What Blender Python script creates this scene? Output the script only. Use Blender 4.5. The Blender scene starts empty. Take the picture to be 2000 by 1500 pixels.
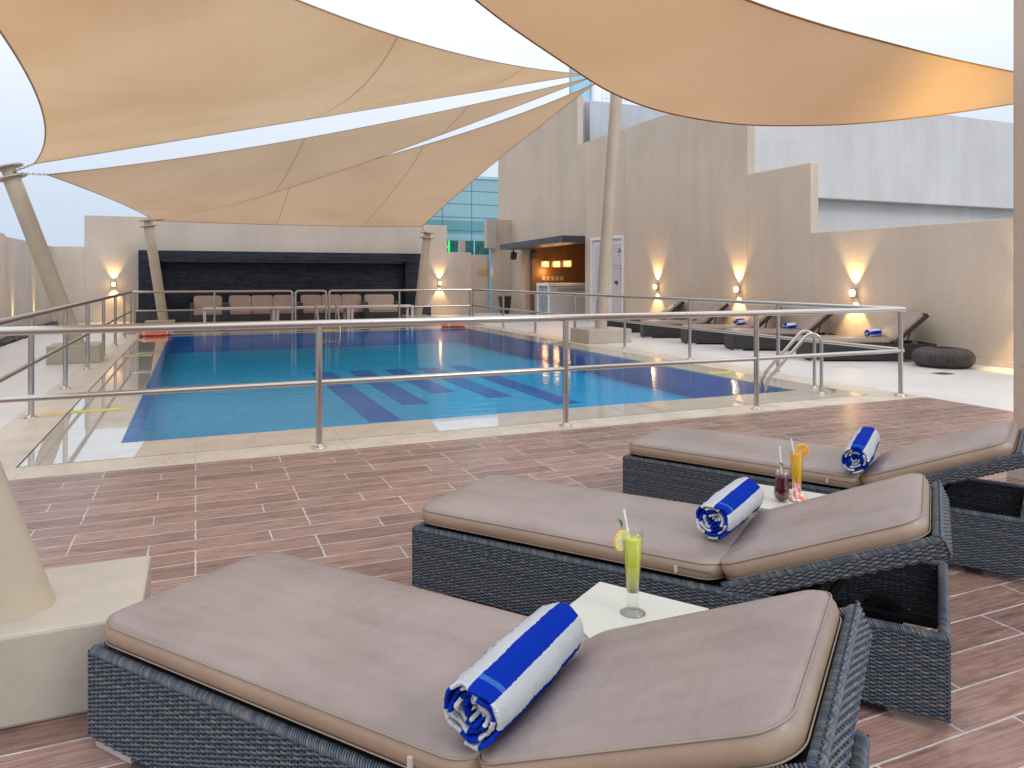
import bpy, math, random
from mathutils import Vector, Matrix
R = random.Random(7)
sc = bpy.context.scene
COL = sc.collection
PI = math.pi
# ------------------------------------------------------------------ survey of the place (camera height 1.45 m)
F_, HZ, YAW, H_ = 1448.0, 541.3, 0.4034, 1.45
CY, SY = math.cos(YAW), math.sin(YAW)
def P(x, y, d):
    a = (x-1000)/F_*d
    return Vector((a*CY+d*SY, -a*SY+d*CY, H_-(y-HZ)*d/F_))
def V(*a): return Vector(a)

# ------------------------------------------------------------------ materials
def mat(name):
    m = bpy.data.materials.new(name); m.use_nodes = True
    nt = m.node_tree; b = nt.nodes['Principled BSDF']
    return m, nt, b
def nd(nt, t, **k):
    n = nt.nodes.new(t)
    for a, v in k.items(): setattr(n, a, v)
    return n
def lk(nt, a, b): nt.links.new(a, b)
def rgb(c): return (c[0], c[1], c[2], 1)
def coords(nt, kind='Object', scale=(1,1,1), rot=(0,0,0), loc=(0,0,0)):
    tc = nd(nt, 'ShaderNodeTexCoord'); mp = nd(nt, 'ShaderNodeMapping')
    lk(nt, tc.outputs[kind], mp.inputs['Vector'])
    mp.inputs['Scale'].default_value = scale; mp.inputs['Rotation'].default_value = rot; mp.inputs['Location'].default_value = loc
    return mp.outputs['Vector']
def noise(nt, vec, scale, detail=6, rough=.6):
    n = nd(nt, 'ShaderNodeTexNoise'); n.inputs['Scale'].default_value = scale
    n.inputs['Detail'].default_value = detail; n.inputs['Roughness'].default_value = rough
    if vec is not None: lk(nt, vec, n.inputs['Vector'])
    return n.outputs['Fac']
def ramp(nt, fac, stops):
    r = nd(nt, 'ShaderNodeValToRGB'); e = r.color_ramp.elements
    while len(e) > 1: e.remove(e[-1])
    e[0].position = stops[0][0]; e[0].color = rgb(stops[0][1])
    for p, c in stops[1:]:
        q = e.new(p); q.color = rgb(c)
    lk(nt, fac, r.inputs['Fac']); return r.outputs['Color']
def bump(nt, b, h, dist, strength=.6):
    n = nd(nt, 'ShaderNodeBump'); n.inputs['Distance'].default_value = dist; n.inputs['Strength'].default_value = strength
    lk(nt, h, n.inputs['Height']); lk(nt, n.outputs['Normal'], b.inputs['Normal']); return n
def mixc(nt, fac, a, b, mode='MIX'):
    m = nd(nt, 'ShaderNodeMix', data_type='RGBA', blend_type=mode)
    for s, v in ((0, fac), (6, a), (7, b)):
        if isinstance(v, (int, float)): m.inputs[s].default_value = v
        elif isinstance(v, tuple): m.inputs[s].default_value = rgb(v)
        else: lk(nt, v, m.inputs[s])
    return m.outputs[2]
def mth(nt, op, a, b=0.0, c=None):
    m = nd(nt, 'ShaderNodeMath', operation=op)
    for i, v in enumerate((a, b, c)):
        if v is None: continue
        if isinstance(v, (int, float)): m.inputs[i].default_value = v
        else: lk(nt, v, m.inputs[i])
    return m.outputs[0]
def plain(name, c, rough=.5, metal=0, spec=.5, var=.12, nscale=6, bmp=0, bscale=60, coat=0):
    m, nt, b = mat(name)
    v = coords(nt)
    f = noise(nt, v, nscale)
    lo = tuple(x*(1-var) for x in c); hi = tuple(min(1, x*(1+var)) for x in c)
    lk(nt, ramp(nt, f, [(.3, lo), (.7, hi)]), b.inputs['Base Color'])
    b.inputs['Roughness'].default_value = rough; b.inputs['Metallic'].default_value = metal
    b.inputs['Specular IOR Level'].default_value = spec
    if coat: b.inputs['Coat Weight'].default_value = coat
    if bmp: bump(nt, b, noise(nt, v, bscale, 8), bmp)
    return m
def stucco(name, c, horiz=.5, bd=.012):
    m, nt, b = mat(name)
    v1 = coords(nt, scale=(14, 14, 7)); v2 = coords(nt, scale=(4, 4, 18)); v = coords(nt)
    a = noise(nt, v1, 1.6, 6, .65); h = noise(nt, v2, 1.8, 6, .65)
    big = noise(nt, v, .5, 5, .6)
    h2 = mth(nt, 'ADD', mth(nt, 'MULTIPLY', a, 1-horiz), mth(nt, 'MULTIPLY', h, horiz))
    col = ramp(nt, big, [(.25, tuple(x*.9 for x in c)), (.75, tuple(min(1, x*1.07) for x in c))])
    col2 = mixc(nt, 1.0, col, ramp(nt, h2, [(.34, (.86, .84, .82)), (.46, (1, 1, 1)), (.7, (1.0, 1, 1))]), 'MULTIPLY')
    # streaks running down from the coping
    st = noise(nt, coords(nt, scale=(1.6, 1.6, .2)), 1.2, 4, .6)
    col3 = mixc(nt, 1.0, col2, ramp(nt, st, [(.35, (.94, .93, .92)), (.6, (1, 1, 1))]), 'MULTIPLY')
    lk(nt, col3, b.inputs['Base Color']); b.inputs['Roughness'].default_value = .88
    b.inputs['Specular IOR Level'].default_value = .25
    bump(nt, b, h2, bd, .55)
    return m
def grid_mask(nt, vec, w, h, off, mortar, freq=2):
    br = nd(nt, 'ShaderNodeTexBrick'); lk(nt, vec, br.inputs['Vector'])
    br.offset = off; br.offset_frequency = freq; br.squash = 1
    br.inputs['Scale'].default_value = 1; br.inputs['Brick Width'].default_value = w; br.inputs['Row Height'].default_value = h
    br.inputs['Mortar Size'].default_value = mortar; br.inputs['Mortar Smooth'].default_value = .1; br.inputs['Bias'].default_value = 0
    br.inputs['Color1'].default_value = (0, 0, 0, 1); br.inputs['Color2'].default_value = (1, 1, 1, 1); br.inputs['Mortar'].default_value = (.5, .5, .5, 1)
    return br
M = {}
M['stucco'] = stucco('beige_stucco', (.62, .52, .43), .35)
M['stucco_grey'] = stucco('pale_stucco', (.52, .47, .43), .6)
M['stucco_fine'] = stucco('fine_stucco', (.58, .51, .45), .8, .006)
M['render_white'] = stucco('white_render', (.66, .67, .68), .3, .002)
M['render_grey'] = stucco('grey_render', (.50, .53, .58), .3, .002)
M['mast'] = plain('mast_paint', (.50, .42, .32), .38, var=.06, nscale=3, bmp=.0005)
M['plinth'] = plain('plinth_paint', (.47, .42, .35), .6, var=.08, bmp=.002, bscale=40)
M['cream'] = plain('cream_lacquer', (.57, .57, .51), .35, var=.03)
M['white'] = plain('white_paint', (.75, .76, .78), .4, var=.03)
M['dark_metal'] = plain('dark_metal', (.02, .021, .025), .4, metal=.3, var=.2)
M['canopy'] = plain('slate_fascia', (.045, .055, .075), .45, var=.25, nscale=3)
M['rubber'] = plain('black_rubber', (.02, .02, .022), .6)
M['pebbles'] = plain('dark_pebble', (.05, .045, .05), .45, var=.7, nscale=4)
M['foot'] = plain('brushed_foot', (.55, .5, .46), .45, var=.15)
M['plasticwhite'] = plain('straw_paper', (.85, .85, .86), .5, var=.02)
M['leaf'] = plain('mint_leaf', (.12, .32, .08), .5, var=.3, nscale=60)
M['rim'] = plain('lemon_rind', (.85, .55, .05), .45, var=.08)
M['pulp'] = plain('lemon_pulp', (.8, .74, .38), .35, var=.15, nscale=90)
M['orange_pulp'] = plain('orange_pulp', (.85, .42, .02), .35, var=.15, nscale=90)
M['yellow'] = plain('yellow_marking', (.62, .55, .06), .35, var=.15, nscale=8)
M['yellow_dry'] = plain('worn_yellow_marking', (.66, .5, .25), .6, var=.2, nscale=12)
M['brass'] = plain('brass_plate', (.55, .4, .15), .4, metal=.2)
M['switch'] = plain('switch_plate', (.6, .45, .28), .5)
M['brown'] = plain('brown_wall', (.21, .115, .06), .6, var=.1)
M['sofa_frame'] = plain('slate_weave', (.06, .07, .085), .6, var=.3, nscale=40)
M['sofa_cushion'] = plain('taupe_cushion', (.46, .35, .31), .7, var=.06)
M['bin'] = plain('bin_black', (.025, .024, .026), .4)
M['otto'] = plain('dark_brown_weave', (.055, .045, .042), .5, var=.5, nscale=12)
M['ground'] = plain('city_ground', (.3, .28, .26), .9)
M['thread'] = plain('piping_vinyl', (.33, .25, .20), .5)
M['grate'] = plain('grate_metal', (.12, .12, .12), .4, metal=.6)
M['gutter'] = plain('gutter_dark', (.1, .09, .08), .7)
def steel():
    m, nt, b = mat('brushed_steel')
    b.inputs['Base Color'].default_value = (.56, .525, .49, 1); b.inputs['Metallic'].default_value = 1
    f = noise(nt, coords(nt, scale=(30, 30, 30)), 3, 4)
    lk(nt, ramp(nt, f, [(.3, (.16,)*3), (.7, (.27,)*3)]), b.inputs['Roughness'])
    return m
M['steel'] = steel()
def wood():
    m, nt, b = mat('wood_look_tile')
    v = coords(nt)
    jig = noise(nt, coords(nt, scale=(1, 1, 1)), 14, 3)
    # wobble so that grout lines are not ruler-straight
    add = nd(nt, 'ShaderNodeVectorMath', operation='ADD'); cmb = nd(nt, 'ShaderNodeCombineXYZ')
    lk(nt, mth(nt, 'MULTIPLY', mth(nt, 'SUBTRACT', jig, .5), .016), cmb.inputs[0])
    lk(nt, mth(nt, 'MULTIPLY', mth(nt, 'SUBTRACT', jig, .5), .006), cmb.inputs[1])
    lk(nt, v, add.inputs[0]); lk(nt, cmb.outputs[0], add.inputs[1])
    br = grid_mask(nt, add.outputs[0], .62, .178, .37, .0042, 3)
    grain = noise(nt, coords(nt, scale=(1.5, 26, 1)), 2.6, 10, .68)
    knots = noise(nt, coords(nt, scale=(2.5, 9, 1)), 2.0, 5, .6)
    per = noise(nt, None, 1)
    base = ramp(nt, grain, [(.3, (.18, .103, .083)), (.5, (.295, .183, .152)), (.72, (.40, .272, .236))])
    base = mixc(nt, 1.0, base, ramp(nt, knots, [(.3, (.6, .55, .55)), (.5, (1, 1, 1))]), 'MULTIPLY')
    tone = ramp(nt, br.outputs['Color'], [(0, (.78, .76, .76)), (1, (1.22, 1.2, 1.2))])
    base = mixc(nt, 1.0, base, tone, 'MULTIPLY')
    patch = noise(nt, v, .9, 6, .7)
    base = mixc(nt, 1.0, base, ramp(nt, patch, [(.35, (.84, .86, .9)), (.65, (1.1, 1.06, 1.04))]), 'MULTIPLY')
    spots = noise(nt, v, 60, 3, .5)
    base = mixc(nt, mth(nt, 'MULTIPLY', mth(nt, 'GREATER_THAN', spots, .71), .6), base, (.5, .46, .44))
    grout = ramp(nt, noise(nt, v, 7, 5, .7), [(.3, (.36, .30, .28)), (.62, (.66, .61, .59))])
    lk(nt, mixc(nt, br.outputs['Fac'], base, grout), b.inputs['Base Color'])
    lk(nt, ramp(nt, grain, [(.3, (.20,)*3), (.7, (.36,)*3)]), b.inputs['Roughness'])
    hh = mth(nt, 'SUBTRACT', mth(nt, 'MULTIPLY', grain, .25), mth(nt, 'MULTIPLY', br.outputs['Fac'], .6))
    bump(nt, b, hh, .003, .6)
    return m
M['wood'] = wood()
def tilefloor(name, c, w, h, rough=.35, joint=(.5, .47, .44), mortar=.003, off=0., var=.05):
    m, nt, b = mat(name)
    v = coords(nt); br = grid_mask(nt, v, w, h, off, mortar)
    f = noise(nt, v, 1.1, 6, .6)
    base = ramp(nt, f, [(.3, tuple(x*(1-var) for x in c)), (.7, tuple(min(1, x*(1+var)) for x in c))])
    base = mixc(nt, 1.0, base, ramp(nt, br.outputs['Color'], [(0, (.96,)*3), (1, (1, 1, 1))]), 'MULTIPLY')
    lk(nt, mixc(nt, mth(nt, 'MULTIPLY', br.outputs['Fac'], .7), base, joint), b.inputs['Base Color'])
    lk(nt, ramp(nt, f, [(.3, (rough,)*3), (.7, (rough+.12,)*3)]), b.inputs['Roughness'])
    bump(nt, b, mth(nt, 'SUBTRACT', mth(nt, 'MULTIPLY', noise(nt, v, 30, 4), .1), br.outputs['Fac']), .001, .4)
    return m
M['tile'] = tilefloor('pale_porcelain_tile', (.70, .68, .66), 1.2, 1.2)
def traver(name, wet):
    m, nt, b = mat(name)
    v = coords(nt); f = noise(nt, v, 3.0, 10, .7); g2 = noise(nt, coords(nt, scale=(6, 6, 6)), 4, 10, .75)
    c0, c1 = ((.56, .48, .39), (.70, .64, .55)) if not wet else ((.50, .46, .40), (.64, .61, .55))
    base = ramp(nt, f, [(.3, c0), (.68, c1)])
    pit = ramp(nt, g2, [(.36, (.62, .55, .48)), (.44, (1, 1, 1))])
    if not wet: base = mixc(nt, 1.0, base, pit, 'MULTIPLY')
    br = grid_mask(nt, v, 1.2, 1.2, 0, .003)
    lk(nt, mixc(nt, mth(nt, 'MULTIPLY', br.outputs['Fac'], .6), base, (.3, .25, .2)), b.inputs['Base Color'])
    if wet:
        b.inputs['Roughness'].default_value = .035; b.inputs['Specular IOR Level'].default_value = .45
        b.inputs['Coat Weight'].default_value = .6; b.inputs['Coat Roughness'].default_value = .01
    else:
        lk(nt, ramp(nt, f, [(.35, (.25,)*3), (.65, (.6,)*3)]), b.inputs['Roughness'])
        bump(nt, b, g2, .004, .5)
    return m
M['travertine'] = traver('travertine', False)
M['wet'] = traver('wet_marble', True)
def mosaic(name, c):
    m, nt, b = mat(name); v = coords(nt)
    br = grid_mask(nt, v, .05, .05, 0, .003)
    f = noise(nt, v, .6, 3)
    base = ramp(nt, f, [(.3, tuple(x*.88 for x in c)), (.7, tuple(min(1, x*1.1) for x in c))])
    base = mixc(nt, 1.0, base, ramp(nt, br.outputs['Color'], [(0, (.85,)*3), (1, (1.1,)*3)]), 'MULTIPLY')
    lk(nt, mixc(nt, mth(nt, 'MULTIPLY', br.outputs['Fac'], .35), base, tuple(min(1, x*1.5+.02) for x in c)), b.inputs['Base Color'])
    b.inputs['Roughness'].default_value = .4
    return m
M['pool_floor'] = mosaic('turquoise_mosaic', (.0, .49, .76))
M['pool_dark'] = mosaic('navy_mosaic', (.008, .13, .48))
M['pool_side'] = mosaic('blue_wall_mosaic', (.004, .20, .54))
def water():
    m = bpy.data.materials.new('pool_water'); m.use_nodes = True; nt = m.node_tree; nt.nodes.clear()
    o = nd(nt, 'ShaderNodeOutputMaterial'); mx = nd(nt, 'ShaderNodeMixShader')
    t = nd(nt, 'ShaderNodeBsdfTransparent'); t.inputs[0].default_value = (.45, .88, 1.0, 1)
    gl = nd(nt, 'ShaderNodeBsdfGlossy'); gl.inputs['Roughness'].default_value = .05; gl.inputs['Color'].default_value = (.95, .97, 1, 1)
    fr = nd(nt, 'ShaderNodeFresnel'); fr.inputs['IOR'].default_value = 1.25
    b = nd(nt, 'ShaderNodeBump'); b.inputs['Distance'].default_value = .006; b.inputs['Strength'].default_value = .7
    n1 = noise(nt, coords(nt, scale=(1.6, 3.2, 1)), 1.8, 4, .55)
    lk(nt, n1, b.inputs['Height']); lk(nt, b.outputs[0], gl.inputs['Normal'])
    lk(nt, mth(nt, 'MULTIPLY', fr.outputs[0], .66), mx.inputs[0]); lk(nt, t.outputs[0], mx.inputs[1]); lk(nt, gl.outputs[0], mx.inputs[2])
    lk(nt, mx.outputs[0], o.inputs[0]); return m
M['water'] = water()
def sailmat(name, lo, hi):
    m = bpy.data.materials.new(name); m.use_nodes = True; nt = m.node_tree; nt.nodes.clear()
    o = nd(nt, 'ShaderNodeOutputMaterial'); mx = nd(nt, 'ShaderNodeMixShader'); mx.inputs[0].default_value = .52
    d = nd(nt, 'ShaderNodeBsdfDiffuse'); t = nd(nt, 'ShaderNodeBsdfTranslucent')
    uv = nd(nt, 'ShaderNodeUVMap'); sep = nd(nt, 'ShaderNodeSeparateXYZ'); lk(nt, uv.outputs[0], sep.inputs[0])
    # sewn seams across the panels: u runs 0..1 along the sail
    fr = mth(nt, 'FRACT', mth(nt, 'ADD', mth(nt, 'MULTIPLY', sep.outputs[0], 3.0), .24))
    seam = mth(nt, 'LESS_THAN', mth(nt, 'ABSOLUTE', mth(nt, 'SUBTRACT', fr, .5)), .006)
    edge = mth(nt, 'LESS_THAN', sep.outputs[1], .004)
    seam = mth(nt, 'MAXIMUM', mth(nt, 'MULTIPLY', seam, mth(nt, 'GREATER_THAN', sep.outputs[0], .25)), edge)
    v = coords(nt)
    wv = noise(nt, coords(nt, scale=(1, 1, 1)), 220, 2); big = noise(nt, v, .35, 4, .5)
    lines = nd(nt, 'ShaderNodeTexWave'); lines.inputs['Scale'].default_value = 26; lines.inputs['Distortion'].default_value = .6
    lk(nt, coords(nt, scale=(1, .25, .2)), lines.inputs['Vector'])
    c = ramp(nt, big, [(.32, lo), (.68, hi)])
    c = mixc(nt, 1.0, c, ramp(nt, lines.outputs['Fac'], [(0, (.965,)*3), (1, (1.02,)*3)]), 'MULTIPLY')
    c = mixc(nt, 1.0, c, ramp(nt, wv, [(.3, (.95,)*3), (.7, (1.04,)*3)]), 'MULTIPLY')
    c = mixc(nt, mth(nt, 'MULTIPLY', seam, .55), c, (.34, .2, .11))
    lk(nt, c, d.inputs[0]); lk(nt, c, t.inputs[0])
    bp = nd(nt, 'ShaderNodeBump'); bp.inputs['Distance'].default_value = .06; bp.inputs['Strength'].default_value = .55
    wn = mth(nt, 'ADD', noise(nt, coords(nt, 'UV', scale=(26, 2.2, 1)), 1.0, 4, .55), mth(nt, 'MULTIPLY', noise(nt, v, .55, 3, .5), 2.0))
    lk(nt, wn, bp.inputs['Height']); lk(nt, bp.outputs[0], d.inputs['Normal']); lk(nt, bp.outputs[0], t.inputs['Normal'])
    lk(nt, d.outputs[0], mx.inputs[1]); lk(nt, t.outputs[0], mx.inputs[2]); lk(nt, mx.outputs[0], o.inputs[0]); return m
M['sail'] = sailmat('shade_fabric', (.62, .395, .222), (.74, .51, .315))
M['sail_shaded'] = sailmat('shaded_sail_fabric', (.55, .372, .236), (.64, .45, .295))  # same fabric, darker: the rear sails' shading is put into the colour
M['sail_patch'] = plain('hem_webbing', (.46, .32, .2), .8)
def wickermat(name='woven_resin', k_=1.0):
    m, nt, b = mat(name)
    at = nd(nt, 'ShaderNodeAttribute', attribute_name='rnd')
    f = noise(nt, coords(nt, scale=(1, 1, 1)), 38, 4, .7)
    k = mth(nt, 'ADD', mth(nt, 'MULTIPLY', at.outputs['Fac'], .42), mth(nt, 'MULTIPLY', f, .58))
    c = ramp(nt, k, [(.15, (.035, .05, .078)), (.42, (.07, .095, .135)), (.58, (.115, .12, .13)), (.78, (.21, .185, .165))])
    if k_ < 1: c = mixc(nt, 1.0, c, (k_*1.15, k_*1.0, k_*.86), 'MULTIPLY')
    lk(nt, c, b.inputs['Base Color']); b.inputs['Roughness'].default_value = .42
    return m
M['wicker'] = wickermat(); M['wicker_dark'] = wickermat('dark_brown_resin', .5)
def wicker_far():
    m, nt, b = mat('dark_woven_resin')
    br = grid_mask(nt, coords(nt, 'UV'), .03, .012, .5, .0016)
    c = mixc(nt, 1.0, (.05, .05, .055), ramp(nt, br.outputs['Color'], [(0, (.6,)*3), (1, (1.5, 1.45, 1.4))]), 'MULTIPLY')
    lk(nt, mixc(nt, br.outputs['Fac'], c, (.008, .008, .01)), b.inputs['Base Color']); b.inputs['Roughness'].default_value = .45
    bump(nt, b, mth(nt, 'SUBTRACT', 1.0, br.outputs['Fac']), .004)
    return m
M['wicker_flat'] = wicker_far()
def vinyl():
    m, nt, b = mat('taupe_vinyl')
    oi = nd(nt, 'ShaderNodeObjectInfo')
    def rnd(vec):
        a = nd(nt, 'ShaderNodeVectorMath', operation='ADD'); lk(nt, vec, a.inputs[0]); lk(nt, mth(nt, 'MULTIPLY', oi.outputs['Random'], 40.0), a.inputs[1]); return a.outputs[0]
    v = rnd(coords(nt)); big = noise(nt, v, 2.2, 5, .6); st = noise(nt, rnd(coords(nt, scale=(2, 9, 3))), 1.5, 6, .65)
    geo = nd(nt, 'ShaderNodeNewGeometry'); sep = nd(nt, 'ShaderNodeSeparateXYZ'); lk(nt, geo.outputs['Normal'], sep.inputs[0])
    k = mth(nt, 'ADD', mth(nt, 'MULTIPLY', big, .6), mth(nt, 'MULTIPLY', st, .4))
    top = ramp(nt, k, [(.30, (.215, .17, .16)), (.5, (.29, .235, .222)), (.68, (.345, .282, .268))])  # upward faces painted greyer, for wear and the sky's reflection
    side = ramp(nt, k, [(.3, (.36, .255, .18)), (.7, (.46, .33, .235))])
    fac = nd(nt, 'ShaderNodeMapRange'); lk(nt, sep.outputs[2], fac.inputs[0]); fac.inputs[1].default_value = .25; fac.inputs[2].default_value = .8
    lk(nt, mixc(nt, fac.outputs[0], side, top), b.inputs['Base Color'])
    lk(nt, ramp(nt, st, [(.3, (.30,)*3), (.7, (.46,)*3)]), b.inputs['Roughness'])
    wr = noise(nt, rnd(coords(nt, scale=(3, 1.2, 2))), 2.4, 5, .55); fine = noise(nt, v, 260, 2)
    cr = noise(nt, coords(nt, scale=(9, 3, 4)), 2.0, 8, .7)
    hh = mth(nt, 'ADD', mth(nt, 'ADD', mth(nt, 'MULTIPLY', wr, 1.0), mth(nt, 'MULTIPLY', cr, .12)), mth(nt, 'MULTIPLY', fine, .015))
    bump(nt, b, hh, .018, .4)
    return m
M['vinyl'] = vinyl()
def towelmat():
    m, nt, b = mat('striped_terry')
    uv = nd(nt, 'ShaderNodeUVMap'); sep = nd(nt, 'ShaderNodeSeparateXYZ'); lk(nt, uv.outputs[0], sep.inputs[0])
    n = noise(nt, coords(nt, 'UV', scale=(1, 1, 1)), 60, 3)
    n2 = noise(nt, coords(nt, 'UV', scale=(1, 1, 1)), 420, 2)
    u = mth(nt, 'ADD', sep.outputs[0], mth(nt, 'MULTIPLY', mth(nt, 'SUBTRACT', n, .5), .006))
    stripe = mth(nt, 'LESS_THAN', mth(nt, 'FRACT', mth(nt, 'DIVIDE', u, .135)), .5)
    tex = ramp(nt, n2, [(.3, (.78,)*3), (.6, (1, 1, 1))])
    white = mixc(nt, 1.0, (.80, .83, .88), tex, 'MULTIPLY'); blue = mixc(nt, 1.0, (.002, .042, .56), tex, 'MULTIPLY')
    c = mixc(nt, stripe, white, blue)
    band = mth(nt, 'LESS_THAN', mth(nt, 'ABSOLUTE', mth(nt, 'SUBTRACT', sep.outputs[1], .045)), .008)
    band = mth(nt, 'MULTIPLY', band, stripe)
    ck = nd(nt, 'ShaderNodeTexWave'); ck.inputs['Scale'].default_value = 60; lk(nt, coords(nt, 'UV'), ck.inputs['Vector'])
    c = mixc(nt, mth(nt, 'MULTIPLY', band, .8), c, mixc(nt, ck.outputs['Fac'], (.03, .16, .6), (.12, .32, .78)))
    lk(nt, c, b.inputs['Base Color']); b.inputs['Roughness'].default_value = .95; b.inputs['Specular IOR Level'].default_value = .1
    b.inputs['Sheen Weight'].default_value = .0
    bump(nt, b, mth(nt, 'ADD', n2, mth(nt, 'MULTIPLY', noise(nt, coords(nt), 22, 4), 1.5)), .008, 1.0); return m
M['towel'] = towelmat()
def stone_black():
    m, nt, b = mat('black_ledger_stone')
    v = coords(nt, rot=(PI/2, 0, 0)); br = grid_mask(nt, v, .6, .06, .43, .004, 3)
    f = noise(nt, coords(nt), 5, 5)
    c = mixc(nt, 1.0, ramp(nt, f, [(.3, (.012, .018, .032)), (.7, (.028, .036, .055))]), ramp(nt, br.outputs['Color'], [(0, (.6,)*3), (1, (1.4,)*3)]), 'MULTIPLY')
    lk(nt, c, b.inputs['Base Color']); b.inputs['Roughness'].default_value = .6; b.inputs['Specular IOR Level'].default_value = .3
    bump(nt, b, br.outputs['Color'], .012, .8); return m
M['black_stone'] = stone_black()
def curtain():
    m, nt, b = mat('teal_curtain_wall')
    v = coords(nt, rot=(PI/2, 0, 0)); br = grid_mask(nt, v, 2.2, .95, 0, .035); b2 = grid_mask(nt, v, .55, .95, 0, .012)
    sep = nd(nt, 'ShaderNodeSeparateXYZ'); lk(nt, coords(nt), sep.inputs[0])
    band = nd(nt, 'ShaderNodeMath', operation='FRACT'); lk(nt, mth(nt, 'DIVIDE', mth(nt, 'SUBTRACT', sep.outputs[2], .72), 4.75), band.inputs[0])
    dark = mth(nt, 'GREATER_THAN', band.outputs[0], .8)
    c = mixc(nt, dark, (.30, .50, .56), (.15, .36, .42))
    c = mixc(nt, mth(nt, 'MULTIPLY', b2.outputs['Fac'], .3), c, (.1, .3, .4))
    c = mixc(nt, mth(nt, 'MULTIPLY', br.outputs['Fac'], .8), c, (.03, .16, .24))
    lk(nt, c, b.inputs['Base Color']); b.inputs['Roughness'].default_value = .15; b.inputs['Metallic'].default_value = .2
    return m
M['curtain'] = curtain()
M['greenglass'] = plain('green_window', (.02, .13, .12), .1, var=.4, nscale=2)
M['blueglass'] = plain('blue_window', (.12, .38, .75), .1, var=.3, nscale=2)
M['paleblue'] = plain('pale_blue_glass', (.35, .6, .75), .15, var=.15, nscale=2)
M['doorglass'] = plain('lilac_film', (.60, .52, .58), .25, var=.04)
M['ink'] = plain('print_ink', (.06, .055, .07), .5)
M['ink_pale'] = plain('pale_print_ink', (.34, .3, .34), .5)
M['counter_white'] = plain('counter_tile', (.88, .91, .94), .3, var=.06, nscale=10)
def mosaic_blue():
    m, nt, b = mat('blue_grey_mosaic')
    vo = nd(nt, 'ShaderNodeTexVoronoi'); vo.inputs['Scale'].default_value = 26; lk(nt, coords(nt), vo.inputs['Vector'])
    lk(nt, ramp(nt, vo.outputs['Color'], [(0, (.12, .2, .27)), (1, (.5, .62, .7))]), b.inputs['Base Color']); b.inputs['Roughness'].default_value = .2; return m
M['counter_mosaic'] = mosaic_blue()
M['counter_pale'] = stucco('pale_counter_mosaic', (.88, .92, .96), .5, .002)
M['buoy'] = plain('orange_buoy', (.85, .10, .03), .4, var=.08)
M['buoy_white'] = plain('buoy_tape', (.8, .75, .7), .4)
def emis(name, c, s):
    m = bpy.data.materials.new(name); m.use_nodes = True; nt = m.node_tree; b = nt.nodes['Principled BSDF']
    b.inputs['Emission Color'].default_value = rgb(c); b.inputs['Emission Strength'].default_value = s; b.inputs['Base Color'].default_value = rgb(c)
    return m
M['glow'] = emis('lamp_glow', (1, .74, .34), 6)
M['bulb'] = emis('bulb_glow', (1, .62, .22), 9)
M['shade_glow'] = emis('lantern_glow', (1, .55, .14), 2.6)
M['green_led'] = emis('green_led', (.05, .9, .2), .35)
def glass(name, c=(.95, .98, .97), rough=0.0, ior=1.3):
    m = bpy.data.materials.new(name); m.use_nodes = True; nt = m.node_tree; nt.nodes.clear()
    o = nd(nt, 'ShaderNodeOutputMaterial'); mx = nd(nt, 'ShaderNodeMixShader')
    t = nd(nt, 'ShaderNodeBsdfTransparent'); t.inputs[0].default_value = rgb(c)
    g = nd(nt, 'ShaderNodeBsdfGlossy'); g.inputs['Roughness'].default_value = .03
    lw = nd(nt, 'ShaderNodeLayerWeight'); lw.inputs['Blend'].default_value = .35
    lk(nt, mth(nt, 'ADD', mth(nt, 'MULTIPLY', lw.outputs['Facing'], .35), .03), mx.inputs[0]); lk(nt, t.outputs[0], mx.inputs[1]); lk(nt, g.outputs[0], mx.inputs[2])
    lk(nt, mx.outputs[0], o.inputs[0]); return m
M['glass'] = glass('clear_glass', (.985, .992, .99))
def liquid(name, c, tr=.4):
    m, nt, b = mat(name)
    sep = nd(nt, 'ShaderNodeSeparateXYZ'); lk(nt, coords(nt, 'Generated'), sep.inputs[0])
    lk(nt, ramp(nt, sep.outputs[2], [(0, tuple(x*.45 for x in c)), (.12, tuple(x*.95 for x in c)), (.5, tuple(min(1, x*1.15) for x in c)), (1, c)]), b.inputs['Base Color'])
    b.inputs['Roughness'].default_value = .12; b.inputs['Subsurface Weight'].default_value = tr; b.inputs['Subsurface Radius'].default_value = (.02, .02, .02)
    b.inputs['Subsurface Scale'].default_value = .5
    return m
M['green_drink'] = liquid('green_juice', (.66, .70, .07)); M['red_drink'] = liquid('red_juice', (.09, .002, .01), .1); M['orange_drink'] = liquid('orange_juice', (.95, .46, .0))
def napkin():
    m, nt, b = mat('napkin_print'); f = noise(nt, coords(nt), 55, 3)
    lk(nt, ramp(nt, f, [(.45, (.82, .8, .8)), (.52, (.85, .32, .25))]), b.inputs['Base Color']); b.inputs['Roughness'].default_value = .8; return m
M['napkin'] = napkin()

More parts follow.
